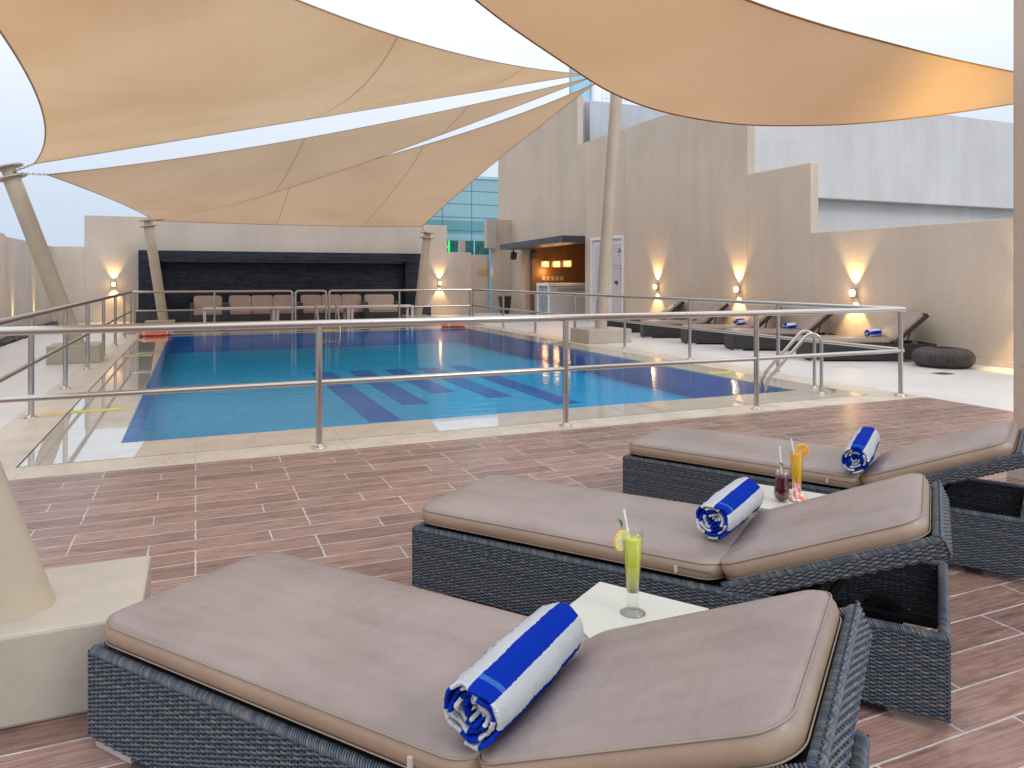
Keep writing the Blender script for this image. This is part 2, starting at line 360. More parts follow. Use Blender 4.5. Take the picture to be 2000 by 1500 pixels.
# ------------------------------------------------------------------ mesh builder
class MB:
    def __init__(s): s.v = []; s.f = []; s.sm = []; s.uv = []; s.rnd = []; s.r = 0.5; s.xf = None
    def add(s, verts, faces, smooth=False, uvs=None):
        n = len(s.v)
        if s.xf is not None: verts = [s.xf @ Vector(p) for p in verts]
        s.v += [tuple(p) for p in verts]
        for i, f in enumerate(faces):
            s.f.append(tuple(n+k for k in f)); s.sm.append(smooth); s.rnd.append(s.r)
            s.uv.append([uvs[k] for k in f] if uvs else None)
    def box(s, x0, y0, z0, x1, y1, z1):
        v = [(x0,y0,z0),(x1,y0,z0),(x1,y1,z0),(x0,y1,z0),(x0,y0,z1),(x1,y0,z1),(x1,y1,z1),(x0,y1,z1)]
        n = len(s.v)
        if s.xf is not None: w = [tuple(s.xf @ Vector(p)) for p in v]
        else: w = v
        s.v += w
        for f in ((0,3,2,1),(4,5,6,7),(0,1,5,4),(1,2,6,5),(2,3,7,6),(3,0,4,7)):
            s.f.append(tuple(n+k for k in f)); s.sm.append(False); s.rnd.append(s.r)
            a, b_, c = (Vector(v[f[0]]), Vector(v[f[1]]), Vector(v[f[2]]))
            nn = (b_-a).cross(c-a); ax = max(range(3), key=lambda i: abs(nn[i]))
            uu, vv = [(1,2),(0,2),(0,1)][ax]
            s.uv.append([(v[k][uu], v[k][vv]) for k in f])
        return s
    def tube(s, pts, r, n=12, caps=True, smooth=True, rads=None, closed=False, flat=1.0):
        pts = [Vector(p) for p in pts]; m = len(pts)
        tang = []
        for i in range(m):
            if closed: t = pts[(i+1) % m]-pts[i-1]
            else: t = pts[min(i+1, m-1)]-pts[max(i-1, 0)]
            tang.append(t.normalized())
        up = Vector((0, 0, 1)) if abs(tang[0].z) < .9 else Vector((1, 0, 0))
        x = tang[0].cross(up).normalized(); rings = []
        for i in range(m):
            x = (x - tang[i]*x.dot(tang[i])).normalized(); y = tang[i].cross(x)
            rr = rads[i] if rads else r
            rings.append([pts[i]+x*math.cos(2*PI*k/n)*rr+y*math.sin(2*PI*k/n)*rr*flat for k in range(n)])
        vs = [p for q in rings for p in q]; fs = []
        for i in range(m if closed else m-1):
            j = (i+1) % m
            for k in range(n):
                fs.append((i*n+k, i*n+(k+1) % n, j*n+(k+1) % n, j*n+k))
        s.add(vs, fs, smooth)
        if caps and not closed:
            s.add(rings[0], [tuple(range(n-1, -1, -1))], False); s.add(rings[-1], [tuple(range(n))], False)
        return s
    def lathe(s, prof, n=32, c=(0, 0), smooth=True):
        vs = []; fs = []
        for r, z in prof:
            for k in range(n):
                a = 2*PI*k/n; vs.append((c[0]+r*math.cos(a), c[1]+r*math.sin(a), z))
        for i in range(len(prof)-1):
            for k in range(n): fs.append((i*n+k, i*n+(k+1) % n, (i+1)*n+(k+1) % n, (i+1)*n+k))
        s.add(vs, fs, smooth); return s
    def grid(s, fn, nu, nv, smooth=True, uvfn=None):
        vs = [fn(i/nu, j/nv) for j in range(nv+1) for i in range(nu+1)]
        uv = [(uvfn(i/nu, j/nv) if uvfn else (i/nu, j/nv)) for j in range(nv+1) for i in range(nu+1)]
        fs = [(j*(nu+1)+i, j*(nu+1)+i+1, (j+1)*(nu+1)+i+1, (j+1)*(nu+1)+i) for j in range(nv) for i in range(nu)]
        s.add(vs, fs, smooth, uv); return s
    def build(s, name, m, parent=None, bevel=0, loc=None, seg=2):
        me = bpy.data.meshes.new(name); me.from_pydata(s.v, [], s.f); me.update()
        me.polygons.foreach_set('use_smooth', s.sm)
        if any(u for u in s.uv):
            ul = me.uv_layers.new(name='UVMap'); k = 0; data = []
            for p, u in zip(me.polygons, s.uv):
                for j in range(p.loop_total):
                    data += list(u[j]) if u else [0, 0]
            ul.data.foreach_set('uv', data)
        if len(set(s.rnd)) > 1:
            at = me.attributes.new('rnd', 'FLOAT', 'FACE'); at.data.foreach_set('value', s.rnd)
        me.materials.append(m)
        o = bpy.data.objects.new(name, me); COL.objects.link(o)
        if parent is not None: o.parent = parent
        if loc: o.location = loc
        if bevel:
            b = o.modifiers.new('bevel', 'BEVEL'); b.width = bevel; b.segments = seg; b.limit_method = 'ANGLE'; b.harden_normals = False
        return o
def tag(o, label, cat, group=None):
    o['label'] = label; o['category'] = cat
    if group: o['group'] = group
    return o
def thing(name, label, cat, loc=(0, 0, 0), rz=0, group=None):
    o = bpy.data.objects.new(name, None); COL.objects.link(o); o.location = loc; o.rotation_euler = (0, 0, rz)
    o.empty_display_size = .1
    return tag(o, label, cat, group)
def struct(o): o['kind'] = 'structure'; return o
def boxo(name, b, m, parent=None, bevel=0): return MB().box(*b).build(name, m, parent, bevel)
def dup(root, loc, rz, label):
    r = root.copy(); COL.objects.link(r); r.location = loc; r.rotation_euler = (0, 0, rz); r['label'] = label
    def rec(src, dst):
        for ch in list(src.children):
            c = ch.copy(); COL.objects.link(c); c.parent = dst; rec(ch, c)
    rec(root, r); return r

# ------------------------------------------------------------------ ground surfaces
PX0, PX1, PY0, PY1 = -.60, 7.07, 7.29, 20.1           # water edge
GX0, GX1, GY0, GY1 = -1.25, 7.62, 6.68, 20.75         # drain line
TX0, TX1, TY0, TY1 = -1.72, 8.12, 6.28, 20.98          # travertine border
def frame4(x0, y0, x1, y1, a0, b0, a1, b1, z=0, t=.1):
    m = MB()
    m.box(x0, y0, z-t, x1, b0, z); m.box(x0, b1, z-t, x1, y1, z); m.box(x0, b0, z-t, a0, b1, z); m.box(a1, b0, z-t, x1, b1, z); return m
struct(boxo('ground', (-300, -200, -4.2, 300, 400, -4), M['ground']))
struct(boxo('wood_tile_deck', (-6, -4, -.15, TX1, TY0, 0), M['wood']))
struct(boxo('rear_wood_tile_deck', (TX0, TY1, -.15, 8.12, 28, 0), M['wood']))
struct(boxo('left_tile_floor', (-3.72, TY0, -.15, TX0, 28, 0), M['tile']))
struct(MB().box(TX1, -4, -.15, 12.2, 29.8, 0).build('right_tile_floor', M['tile']))
struct(frame4(TX0, TY0, TX1, TY1, GX0-.012, GY0-.012, GX1+.012, GY1+.012).build('travertine_border', M['travertine']))
struct(frame4(GX0-.012, GY0-.012, GX1+.012, GY1+.012, GX0+.006, GY0+.006, GX1-.006, GY1-.006, -.012, .1).build('drain_slot', M['gutter']))
struct(frame4(GX0+.006, GY0+.006, GX1-.006, GY1-.006, PX0, PY0, PX1, PY1, .001, .03).build('wet_pool_edge', M['wet']))
# pool shell (optically raised depth)
ZF = -.42
m = MB(); m.box(PX0, PY0, ZF-.1, PX1, PY1, ZF); struct(m.build('pool_floor', M['pool_floor']))
m = MB(); m.box(PX0-.1, PY0-.1, ZF-.1, PX0, PY1+.1, -.03); m.box(PX1, PY0-.1, ZF-.1, PX1+.1, PY1+.1, -.03)
m.box(PX0, PY0-.1, ZF-.1, PX1, PY0, -.03); m.box(PX0, PY1, ZF-.1, PX1, PY1+.1, -.03)
struct(m.build('pool_wall', M['pool_side']))
m = MB(); KX = (H_-ZF)*CY
for k0, k1, na, fa in ((1.20, 1.44, (740, 824), (635, 727)), (1.62, 1.85, (805, 790), (706, 724)), (2.03, 2.26, (860, 767), (775, 721)), (2.42, 2.65, (957, 777), (847, 718)), (2.84, 3.06, (1100, 789), (903, 714))):
    dn = F_*(H_-ZF)/(na[1]-HZ); df = F_*(H_-ZF)/(fa[1]-HZ)
    m.box(k0*KX, P(na[0], na[1], dn).y, ZF+.001, k1*KX, P(fa[0], fa[1], df).y, ZF+.005)
struct(m.build('pool_floor_stripes', M['pool_dark']))
m = MB(); m.grid(lambda u, v: (PX0+(PX1-PX0)*u, PY0+(PY1-PY0)*v, -.006), 2, 2, False); struct(m.build('pool_water', M['water']))
# painted depth strips on the pool surround
m = MB()
for x0, y0, x1, y1 in ((GX0+.02, 9.09, -.72, 9.26), (GX0+.05, 15.2, -.74, 15.4), (7.12, 9.02, 7.55, 9.2), (7.12, 14.9, 7.58, 15.1), (3.0, 20.15, 3.6, 20.6), (-1.2, 20.15, -.7, 20.35)):
    m.box(x0, y0, .002, x1, y1, .005)
struct(m.build('yellow_marking', M['yellow']))
m = MB(); m.box(-1.50, 8.98, .001, GX0-.015, 9.2, .004); m.box(-1.66, 8.95, .001, -1.56, 9.18, .004); struct(m.build('worn_marking', M['yellow_dry']))
# pebbles
m = MB()
for i in range(1500):
    x = R.uniform(-4.1, -3.74); y = R.uniform(13, 27); r = R.uniform(.03, .062); z = R.uniform(-.01, .05)
    m.r = R.random(); q = []
    n = 6
    for k, (rr, zz) in enumerate(((0.01, -.7), (.8, -.4), (1, .1), (.7, .55), (.01, .75))):
        for j in range(n):
            a = 2*PI*j/n; q.append((x+math.cos(a)*rr*r*1.2*R.uniform(.85, 1.1), y+math.sin(a)*rr*r*R.uniform(.85, 1.1), z+zz*r))
    m.add(q, [(k*n+j, k*n+(j+1) % n, (k+1)*n+(j+1) % n, (k+1)*n+j) for k in range(4) for j in range(n)], True)
o = m.build('pebble_strip', M['pebbles']); o['kind'] = 'stuff'; tag(o, 'dark pebbles filling the strip along the left wall', 'pebbles')
struct(boxo('pebble_bed', (-4.2, 6, -.15, -3.725, 28, -.03), M['gutter']))

# ------------------------------------------------------------------ walls
YB = 27.0
t = thing('rear_wall', 'pale stucco wall behind the seating, raised in the middle', 'wall', (2, YB, 0))
L = lambda o, loc: o
def wpart(name, b, mm, par, bevel=.01):
    lx, ly, lz = par.location
    return boxo(name, (b[0]-lx, b[1]-ly, b[2]-lz, b[3]-lx, b[4]-ly, b[5]-lz), mm, par, bevel)
wpart('low_section', (-4.6, YB, 0, -3.25, YB+.3, 2.42), M['stucco_fine'], t)
wpart('raised_section', (-3.25, YB, 0, 8.83, YB+.3, 3.42), M['stucco_fine'], t)
wpart('low_section', (8.83, YB, 0, 9.8, YB+.3, 2.40), M['stucco_fine'], t)
wpart('skirting', (-4.1, YB-.03, 0, -1.72, YB-.002, .1), M['stucco_grey'], t, 0)
wpart('skirting', (8.0, YB-.03, 0, 9.8, YB-.002, .1), M['stucco_grey'], t, 0)
o = boxo('recessed_wall', (9.803, 28.2, 0, 11.9, 28.5, 2.36), M['stucco'], None, .01); tag(o, 'shaded set back wall right of the rear wall with a small yellow sign', 'wall')
o = boxo('yellow_sign', (10.55, 28.16, 1.55, 10.95, 28.198, 1.78), M['brass'], None, .004); tag(o, 'small yellow plate on the shaded set back wall', 'sign')
t = thing('wall_pier', 'narrow stucco pier with a boxed head at the end of the tall wall', 'pier', (11.2, 27.9, 0))
wpart('shaft', (11.12, 28.0, 0, 11.898, 28.15, 3.80), M['stucco'], t)
wpart('box_head', (10.72, 27.7, 2.62, 11.15, 27.98, 3.78), M['stucco_grey'], t)
wpart('drain_strip', (10.98, 28.0, 0, 11.118, 28.1, 2.60), M['paleblue'], t)
# black stone feature
t = thing('stone_feature', 'black ledger stone feature wall framing a darker recess behind the sofas', 'feature wall', (3, YB, 0))
wpart('frame_top', (-1.69, 26.60, 1.98, 7.78, YB-.003, 2.32), M['black_stone'], t)
wpart('frame_side', (-1.69, 26.60, .36, -1.10, YB-.003, 1.978), M['black_stone'], t)
wpart('frame_side', (7.10, 26.60, .36, 7.78, YB-.003, 1.978), M['black_stone'], t)
wpart('recess_panel', (-1.098, 26.93, .36, 7.098, YB-.003, 1.978), M['black_stone'], t)
wpart('spout_lip', (-1.0, 26.56, 1.955, 7.0, 26.92, 1.976), M['canopy'], t, 0)
wpart('plinth', (-1.80, 26.35, 0, 8.0, YB-.032, .358), M['canopy'], t)
# left wall
t = thing('left_wall', 'low beige wall with a smooth bay beside the pebble strip', 'wall', (-4.3, 16, 0))
wpart('smooth_section', (-4.45, 20.2, 0, -4.14, YB-.003, 2.42), M['stucco_grey'], t)
wpart('rough_section', (-4.55, 4, 0, -4.02, 20.198, 2.45), M['stucco'], t)
# tall right wall, with the bar opening cut out (X = 11.9 face)
XW = 11.9
t = thing('tall_wall', 'tall textured beige wall with stepped top along the right side', 'wall', (XW, 18, 0))
wpart('high_section', (XW, 26.6, 0, XW+.22, 29.4, 7.6), M['stucco'], t)
wpart('high_section', (XW, 22.23, 2.78, XW+.22, 26.598, 7.6), M['stucco'], t)
wpart('middle_section', (XW, 21.702, 2.78, XW+.22, 22.228, 5.93), M['stucco'], t)
wpart('middle_section', (XW, 21.26, 0, XW+.22, 21.70, 5.93), M['stucco'], t)
wpart('middle_section', (XW, 19.24, 2.72, XW+.22, 21.258, 5.93), M['stucco'], t)
wpart('middle_section', (XW, 13.82, 0, XW+.22, 19.238, 5.93), M['stucco'], t)
wpart('step_section', (XW, 11.88, 0, XW+.22, 13.818, 3.86), M['stucco'], t)
wpart('low_section', (XW, 3.0, 0, XW+.22, 11.878, 2.38), M['stucco'], t)
wpart('skirting', (XW-.02, 3.0, 0, XW-.002, 19.2, .11), M['travertine'], t, 0)
# white building behind the low wall
t = thing('white_building', 'pale rendered building with a long ledge behind the low wall', 'building', (16, 16, 0))
wpart('upper_block', (12.25, 14.5, 3.5, 34, 22, 6.06), M['render_white'], t)
wpart('lower_block', (12.6, 14.85, 0, 34, 22, 3.498), M['render_white'], t)
# rooftop structure behind the notch
t = thing('rooftop_block', 'blue grey rooftop block with railing and blue windows above the tall wall', 'building', (16, 26, 0))
wpart('wall', (12.6, 23.2, 4, 24, 30, 7.75), M['render_grey'], t)
wpart('side_wall', (12.75, 22.9, 4, 14.0, 23.198, 7.65), M['render_grey'], t)
wpart('window', (12.6, 24.0, 7.76, 13.4, 24.2, 11), M['paleblue'], t)
wpart('window_frame', (13.41, 23.95, 7.76, 13.52, 24.15, 11), M['white'], t)
wpart('window', (15.9, 24.0, 7.76, 17.4, 24.2, 9.5), M['blueglass'], t)
wpart('window', (17.5, 24.0, 7.76, 19.2, 24.2, 9.5), M['blueglass'], t)
mm = MB()
for i in range(14): mm.box(13.6+i*.17-16, 23.5-26, 7.76, 13.62+i*.17-16, 23.52-26, 8.75)
for z in (7.95, 8.70): mm.box(13.55-16, 23.49-26, z, 15.9-16, 23.53-26, z+.03)
mm.build('railing', M['white'], t)
# glass building
t = thing('glass_building', 'teal glass office building beyond the rear wall', 'building', (16, 50, 0))
wpart('facade', (12.6, 50, -4, 26, 62, 8.5), M['curtain'], t, 0)
wpart('parapet', (12.5, 49.9, 8.502, 26.1, 62, 8.7), M['paleblue'], t, 0)
wpart('lobby_window', (12.6, 49.9, 2.6, 26, 49.99, 4.05), M['greenglass'], t, 0)
for i in range(7): wpart('mullion', (12.6+i*.95, 49.84, 2.6, 12.68+i*.95, 49.898, 4.05), M['paleblue'], t, 0)
wpart('green_sign', (16.35, 49.8, 3.2, 16.5, 49.838, 4.0), M['green_led'], t, 0)
wpart('green_sign', (16.2, 49.8, 3.5, 16.34, 49.838, 3.62), M['green_led'], t, 0)
o = boxo('roof_vent', (10.0, 28.9, 2.2, 10.25, 29.1, 2.95), M['stucco_grey'], None, .01); tag(o, 'small pale vent stack standing behind the set back wall', 'vent')
# pillar at the right
t = thing('pillar', 'rough stucco pillar at the right edge', 'pillar', (5.9, 3.6, 0))
wpart('shaft', (5.46, 2.4, .0, 7.2, 3.53, 7), M['stucco'], t, .02)
wpart('skirting', (5.43, 2.4, 0, 5.458, 3.55, .09), M['stucco_grey'], t, .0)

# ------------------------------------------------------------------ bar
t = thing('bar_niche', 'dark brown bar niche recessed in the tall wall', 'bar', (13, 24, 0))
wpart('back_panel', (14.6, 21.0, 0, 14.7, 27.3, 3.2), M['brown'], t, 0)
wpart('side_panel', (XW+.222, 26.4, 0, 14.6, 26.6, 3.2), M['brown'], t, 0)
wpart('side_panel', (XW+.222, 21.5, 0, 14.6, 21.7, 3.2), M['brown'], t, 0)
wpart('ceiling', (XW+.222, 21.7, 2.79, 14.6, 26.4, 2.9), M['brown'], t, 0)
for i in range(5): wpart('switch', (12.55+i*.2, 26.37, 1.32, 12.68+i*.2, 26.398, 1.48), M['switch'], t, 0)
mm = MB(); mm.add([(XW-.003, 21.7, 2.59), (11.05, 21.7, 2.59), (10.95, 26.9, 2.53), (XW-.003, 26.9, 2.53), (XW-.003, 21.7, 2.82), (11.05, 21.7, 2.82), (10.95, 26.9, 2.72), (XW-.003, 26.9, 2.72)],
    [(0,1,2,3),(7,6,5,4),(0,4,5,1),(1,5,6,2),(2,6,7,3),(3,7,4,0)])
o = mm.build('bar_canopy', M['canopy']); tag(o, 'dark slate canopy slab over the bar opening', 'canopy')
t = thing('bar_counter', 'white framed bar counter with blue grey mosaic front', 'counter', (12.6, 24.6, 0))
wpart('mosaic_panel', (11.96, 24.56, 0, 12.0, 25.4, 1.1), M['counter_mosaic'], t, 0)
wpart('front_panel', (12.0, 24.52, 0, 14.5, 24.56, 1.1), M['counter_pale'], t, 0)
wpart('counter_top', (11.88, 24.42, 1.12, 14.55, 25.5, 1.23), M['counter_white'], t, .01)
wpart('end_post', (11.9, 24.44, 0, 11.995, 24.54, 1.118), M['counter_white'], t, .005)
wpart('end_post', (11.9, 25.4, 0, 11.995, 25.5, 1.118), M['counter_white'], t, .005)
wpart('front_rail', (12.3, 24.50, .93, 14.5, 24.518, 1.03), M['foot'], t, 0)  # darker strip across the counter front, just below the top
def point(name, loc, e, c=(1, .62, .28), r=.05, parent=None):
    l = bpy.data.lights.new(name, 'POINT'); l.energy = e; l.color = c; l.shadow_soft_size = r
    o = bpy.data.objects.new(name, l); COL.objects.link(o); o.location = loc
    if parent: o.parent = parent
    return o
def spot(name, loc, d, e, ang, blend, c=(1, .66, .30), r=.02, parent=None):
    l = bpy.data.lights.new(name, 'SPOT'); l.energy = e; l.color = c; l.shadow_soft_size = r; l.spot_size = math.radians(ang); l.spot_blend = blend
    o = bpy.data.objects.new(name, l); COL.objects.link(o); o.location = loc; o.rotation_euler = Vector(d).to_track_quat('-Z', 'Y').to_euler()
    if parent: o.parent = parent
    return o
def lantern(loc, label):
    t = thing('pendant_lantern', label, 'pendant lamp', loc, 0, 'pendant lanterns over the bar counter')
    w = .125
    mm = MB()
    for sx in (-1, 1):
        for sy in (-1, 1): mm.box(sx*w-.012, sy*w-.012, -.13, sx*w+.012, sy*w+.012, .13)
    for z in (-.13, .12):
        mm.box(-w, -w-.01, z, w, -w+.01, z+.018); mm.box(-w, w-.01, z, w, w+.01, z+.018); mm.box(-w-.01, -w, z, -w+.01, w, z+.018); mm.box(w-.01, -w, z, w+.01, w, z+.018)
    mm.build('lantern_frame', M['brass'], t)
    mm = MB(); mm.box(-w+.03, -w+.03, -.10, w-.03, w-.03, .10); mm.build('shade', M['shade_glow'], t)
    mm = MB(); mm.lathe([(.001, -.06), (.045, -.045), (.06, 0), (.045, .05), (.001, .07)], 14); b_ = mm.build('bulb', M['bulb'], t); b_.location = (-.10, -.10, 0)
    mm = MB(); mm.tube([(0, 0, .13), (0, 0, 2.79-loc[2])], .006, 6); mm.build('cord', M['dark_metal'], t)
    point('lantern_light', (0, 0, -.3), 11, (1, .5, .18), .1, t)
pl = [P(1065, 516, 0), ]
for (px, py, X), lb in zip(((1065, 516, 12.6), (1087, 516, 12.6), (1108, 515, 12.6)), ('left pendant lantern glowing over the bar counter', 'middle pendant lantern glowing over the bar counter', 'right and largest pendant lantern glowing over the bar counter')):
    tt = (px-1000)/F_; Y = X*(CY-tt*SY)/(SY+tt*CY); d = X*SY+Y*CY
    lantern((X, Y, H_-(py-HZ)*d/F_), lb)
# speakers
for (x, y, z, lb) in ((11.55, 26.9, 2.32, 'black speaker under the left end of the bar canopy'), (12.1, 26.2, 2.35, 'black speaker just inside the bar niche')):
    t = thing('wall_speaker', lb, 'speaker', (x, y, z), 0, 'speakers at the bar')
    mm = MB(); mm.xf = Matrix.Rotation(.35, 4, 'X'); mm.box(-.11, -.1, -.17, .11, .08, .12); mm.build('cabinet', M['rubber'], t, .03)
    mm = MB(); mm.box(-.02, 0, .12, .02, .06, .24); mm.build('bracket', M['dark_metal'], t)
# bin
t = thing('waste_bin', 'black tapered waste bin against the tall wall left of the bar', 'bin', (11.3, 27.2, 0))
mm = MB()
def rrect(w, h, r, z, n=5, cx=0, cy=0):
    pts = []
    for (sx, sy, a0) in ((1, 1, 0), (-1, 1, PI/2), (-1, -1, PI), (1, -1, 3*PI/2)):
        for k in range(n+1):
            a = a0+PI/2*k/n; pts.append((cx+sx*(w/2-r)+r*math.cos(a), cy+sy*(h/2-r)+r*math.sin(a), z))
    return pts
def loft(mm, rings, smooth=True, cap0=True, cap1=True):
    n = len(rings[0]); vs = [p for r in rings for p in r]
    fs = [(i*n+k, i*n+(k+1) % n, (i+1)*n+(k+1) % n, (i+1)*n+k) for i in range(len(rings)-1) for k in range(n)]
    mm.add(vs, fs, smooth)
    if cap0: mm.add(rings[0], [tuple(range(n-1, -1, -1))], False)
    if cap1: mm.add(rings[-1], [tuple(range(n))], False)
loft(mm, [rrect(.28, .28, .05, .0), rrect(.42, .42, .06, .62)]); mm.build('body', M['bin'], t)
mm = MB(); loft(mm, [rrect(.45, .45, .07, .62), rrect(.45, .45, .07, .66), rrect(.36, .36, .07, .70)]); mm.build('lid', M['bin'], t)
# door
t = thing('double_door', 'white framed double door with lilac printed glass panels', 'door', (XW, 20.25, 0))
def dpart(name, y0, z0, y1, z1, x0, x1, mm_, par=t, bv=.006): return wpart(name, (x0, y0, z0, x1, y1, z1), mm_, par, bv)
dpart('frame_jamb', 19.24, 0, 19.32, 2.72, XW-.05, XW+.1, M['white']); dpart('frame_jamb', 21.18, 0, 21.255, 2.72, XW-.05, XW+.1, M['white'])
dpart('frame_head', 19.322, 2.63, 21.178, 2.72, XW-.05, XW+.1, M['white'])
for y0, y1 in ((19.325, 20.24), (20.26, 21.175)):
    leaf = dpart('door_leaf', y0, .02, y1, 2.62, XW+.03, XW+.07, M['white'])
    def sub(name, a, b, c, d_, mt, x=.027):
        q = MB(); q.box(XW+x-XW-.004, a-20.25, b, XW+.0295-XW, c-20.25, d_); q.build(name, mt, leaf)
    sub('glass_panel', y0+.1, .14, y1-.22 if y0 < 20 else y1-.1, 2.48, M['doorglass'])
    yc = (y0+y1)/2-.05
    sub('printed_line', y0+.14, 1.80, y1-.27, 1.815, M['ink_pale'], .024); sub('printed_line', y0+.14, 1.71, y1-.27, 1.725, M['ink_pale'], .024)
    sub('printed_label', yc-.1, 1.24, yc+.12, 1.34, M['ink'], .024); sub('printed_label_stem', yc-.02, 1.2, yc+.03, 1.24, M['ink'], .024)
    q = MB()
    for k in range(9):
        q.box(.018, y0+.16-20.25, 1.42+k*.045, .0235, y0+.17+R.uniform(.01, .02)-20.25, 1.445+k*.045)
    for k in range(5): q.box(.018, y0+.45+k*.045-20.25, 2.32+.02*math.sin(k), .0235, y0+.465+k*.045-20.25, 2.335+.02*math.sin(k))
    q.build('printed_text', M['ink_pale'], leaf)
    q = MB()
    for (cy_, cz_, rr) in ((.24, 2.27, .055), (.31, 2.25, .045), (.19, 2.26, .04)):
        q.tube([(.020, y0+cy_-20.25+rr*1.2*math.cos(a*.5), cz_+rr*math.sin(a*.5)) for a in range(3, 13)], .007, 5)
    q.tube([(.020, y0+.2-20.25, 2.33), (.020, y0+.26-20.25, 2.30), (.020, y0+.33-20.25, 2.34)], .007, 5); q.box(.018, y0+.22-20.25, 2.12, .0235, y0+.32-20.25, 2.135)
    q.build('calligraphy', M['ink'], leaf)
q = MB(); q.tube([(-.04, .08, .85), (-.04, .08, 1.35)], .02, 8); q.tube([(-.04, .08, 1.28), (.03, .08, 1.28)], .012, 6); q.tube([(-.04, .08, .9), (.03, .08, .9)], .012, 6); q.build('handle', M['dark_metal'], t)

# ------------------------------------------------------------------ wall lamps
def sconce(loc, nrm, label, e=140):
    t = thing('wall_lamp', label, 'wall lamp', loc, math.atan2(nrm[1], nrm[0]), 'up and down wall lamps')
    mm = MB(); mm.box(0, -.045, -.075, .02, .045, .075); mm.build('back_plate', M['foot'], t, .004)
    mm = MB(); mm.lathe([(.042, -.095), (.05, -.095), (.05, .095), (.042, .095), (.042, -.095)], 20, (.085, 0)); mm.build('housing', M['foot'], t)
    mm = MB(); mm.lathe([(.03, -.088), (.05, -.06), (.0525, 0), (.05, .06), (.03, .088)], 14, (.088, 0)); mm.lathe([(.001, .085), (.040, .085)], 20, (.085, 0)); mm.lathe([(.040, -.085), (.001, -.085)], 20, (.085, 0)); mm.build('lit_lens', M['glow'], t)
    spot('up_light', (.085, 0, .10), (-.10, 0, 1), e*.75, 74, .75, (1, .62, .24), .03, t)
    point('lamp_glow', (.16, 0, 0), e*.03, (1, .62, .24), .03, t)
    spot('down_light', (.085, 0, -.10), (-.06, 0, -1), e*.75, 80, .6, (1, .62, .24), .03, t)
    return t
for y, z, lb in ((17.48, 1.18, 'lit wall lamp just right of the double door'), (14.1, 1.16, 'lit wall lamp in the middle of the three on the tall wall'), (10.72, 1.14, 'lit wall lamp nearest the right pillar on the tall wall'), (7.34, 1.14, 'lit wall lamp hidden beyond the right pillar')):
    sconce((XW, y, z), (-1, 0), lb)
sconce((-2.42, YB, 1.22), (0, -1), 'lit wall lamp left of the black feature wall', 90)
sconce((8.52, YB, 1.22), (0, -1), 'lit wall lamp right of the black feature wall', 90)
for y, lb in ((18.6, 'recessed uplight in the rough part of the left wall strip'), (21.6, 'nearer recessed uplight grazing the smooth left wall bay'), (24.2, 'farther recessed uplight grazing the smooth left wall bay')):
    t = thing('ground_uplight', lb, 'uplight', (-4.05 if y > 20 else -3.93, y, .045), 0, 'uplights in the pebble strip')
    mm = MB(); mm.lathe([(.04, 0), (.06, 0), (.06, .03), (.04, .03), (.04, 0)], 16); mm.build('ring', M['steel'], t)
    mm = MB(); mm.lathe([(.001, .02), (.04, .02)], 16); mm.build('lens', M['glow'], t)
    spot('beam', (0, 0, .05), (-.05, 0, 1), 160, 30, .7, (1, .62, .25), .02, t)

t_ = sconce((6.4, 3.53, 2.0), (0, 1), 'unseen lit wall lamp added on the far face of the right pillar', 60)  # unseen lamp, added for the yellow glow on the right sail
for ch in t_.children:
    if ch.name.startswith('up_light'): ch.rotation_euler = Vector((.75, 0, 1)).to_track_quat('-Z', 'Y').to_euler(); ch.data.energy = 150; ch.data.color = (1, .72, .25); ch.data.spot_size = 2.4; ch.data.spot_blend = 1
# ------------------------------------------------------------------ masts and sails
def mast(name_label, base, top, r, block, blabel):
    base = Vector(base); top = Vector(top); ax = (top-base).normalized()
    t = thing('shade_mast', name_label, 'mast', base, 0, 'leaning shade sail masts')
    loc = lambda p: Vector(p)-base
    mm = MB(); mm.tube([loc(base-ax*.05), loc(base+(top-base)*.5), loc(top)], r, 32); mm.build('pole', M['mast'], t)
    mm = MB()
    for q in (-.02, .16):
        c = loc(top)+ax*q; mm.tube([c-ax*.012, c+ax*.012], r*1.75, 28, smooth=False)
    mm.tube([loc(top)-ax*.02, loc(top)+ax*.17], r*.8, 20); mm.build('collar', M['mast'], t)
    bx = block; cx, cy = (bx[0]+bx[3])/2, (bx[1]+bx[4])/2
    mm = MB(); mm.box(bx[0]-cx, bx[1]-cy, 0, bx[3]-cx, bx[4]-cy, bx[5])
    o = mm.build('mast_plinth', M['plinth'], None, .012, (cx, cy, 0)); tag(o, blabel, 'plinth', 'painted blocks under the masts')
    return top+ax*.06
TL = mast('large mast leaning left beside the left railing', (-1.9, 14.72, .30), (-2.85, 14.75, 3.14), .135, (-2.28, 14.32, 0, -1.50, 15.1, .30), 'beige painted block under the mast beside the left railing')
TBL = mast('slim mast in front of the left end of the black feature wall', (-.93, 25.9, .06), (-1.36, 25.95, 3.08), .15, (-1.45, 25.5, 0, -.6, 26.3, .08), 'low pad under the mast at the left end of the feature wall')
TBR = mast('slim mast in front of the right end of the black feature wall', (7.3, 25.7, .06), (7.64, 25.7, 2.88), .15, (6.8, 25.3, 0, 7.7, 26.1, .08), 'low pad under the mast at the right end of the feature wall')
TR = mast('tallest mast rising past the double door to the sail corners', (8.38, 14.55, .30), (8.84, 14.6, 5.95), .135, (7.84, 14.12, 0, 8.92, 15.0, .30), 'beige painted block under the tallest mast')
TN = mast('thick nearest mast cut off by the left edge of the view', (-.60, 3.06, .30), (-1.55, 3.1, 3.15), .135, (-1.35, 2.82, 0, -.17, 3.42, .30), 'pale painted block under the nearest mast beside the front lounger')
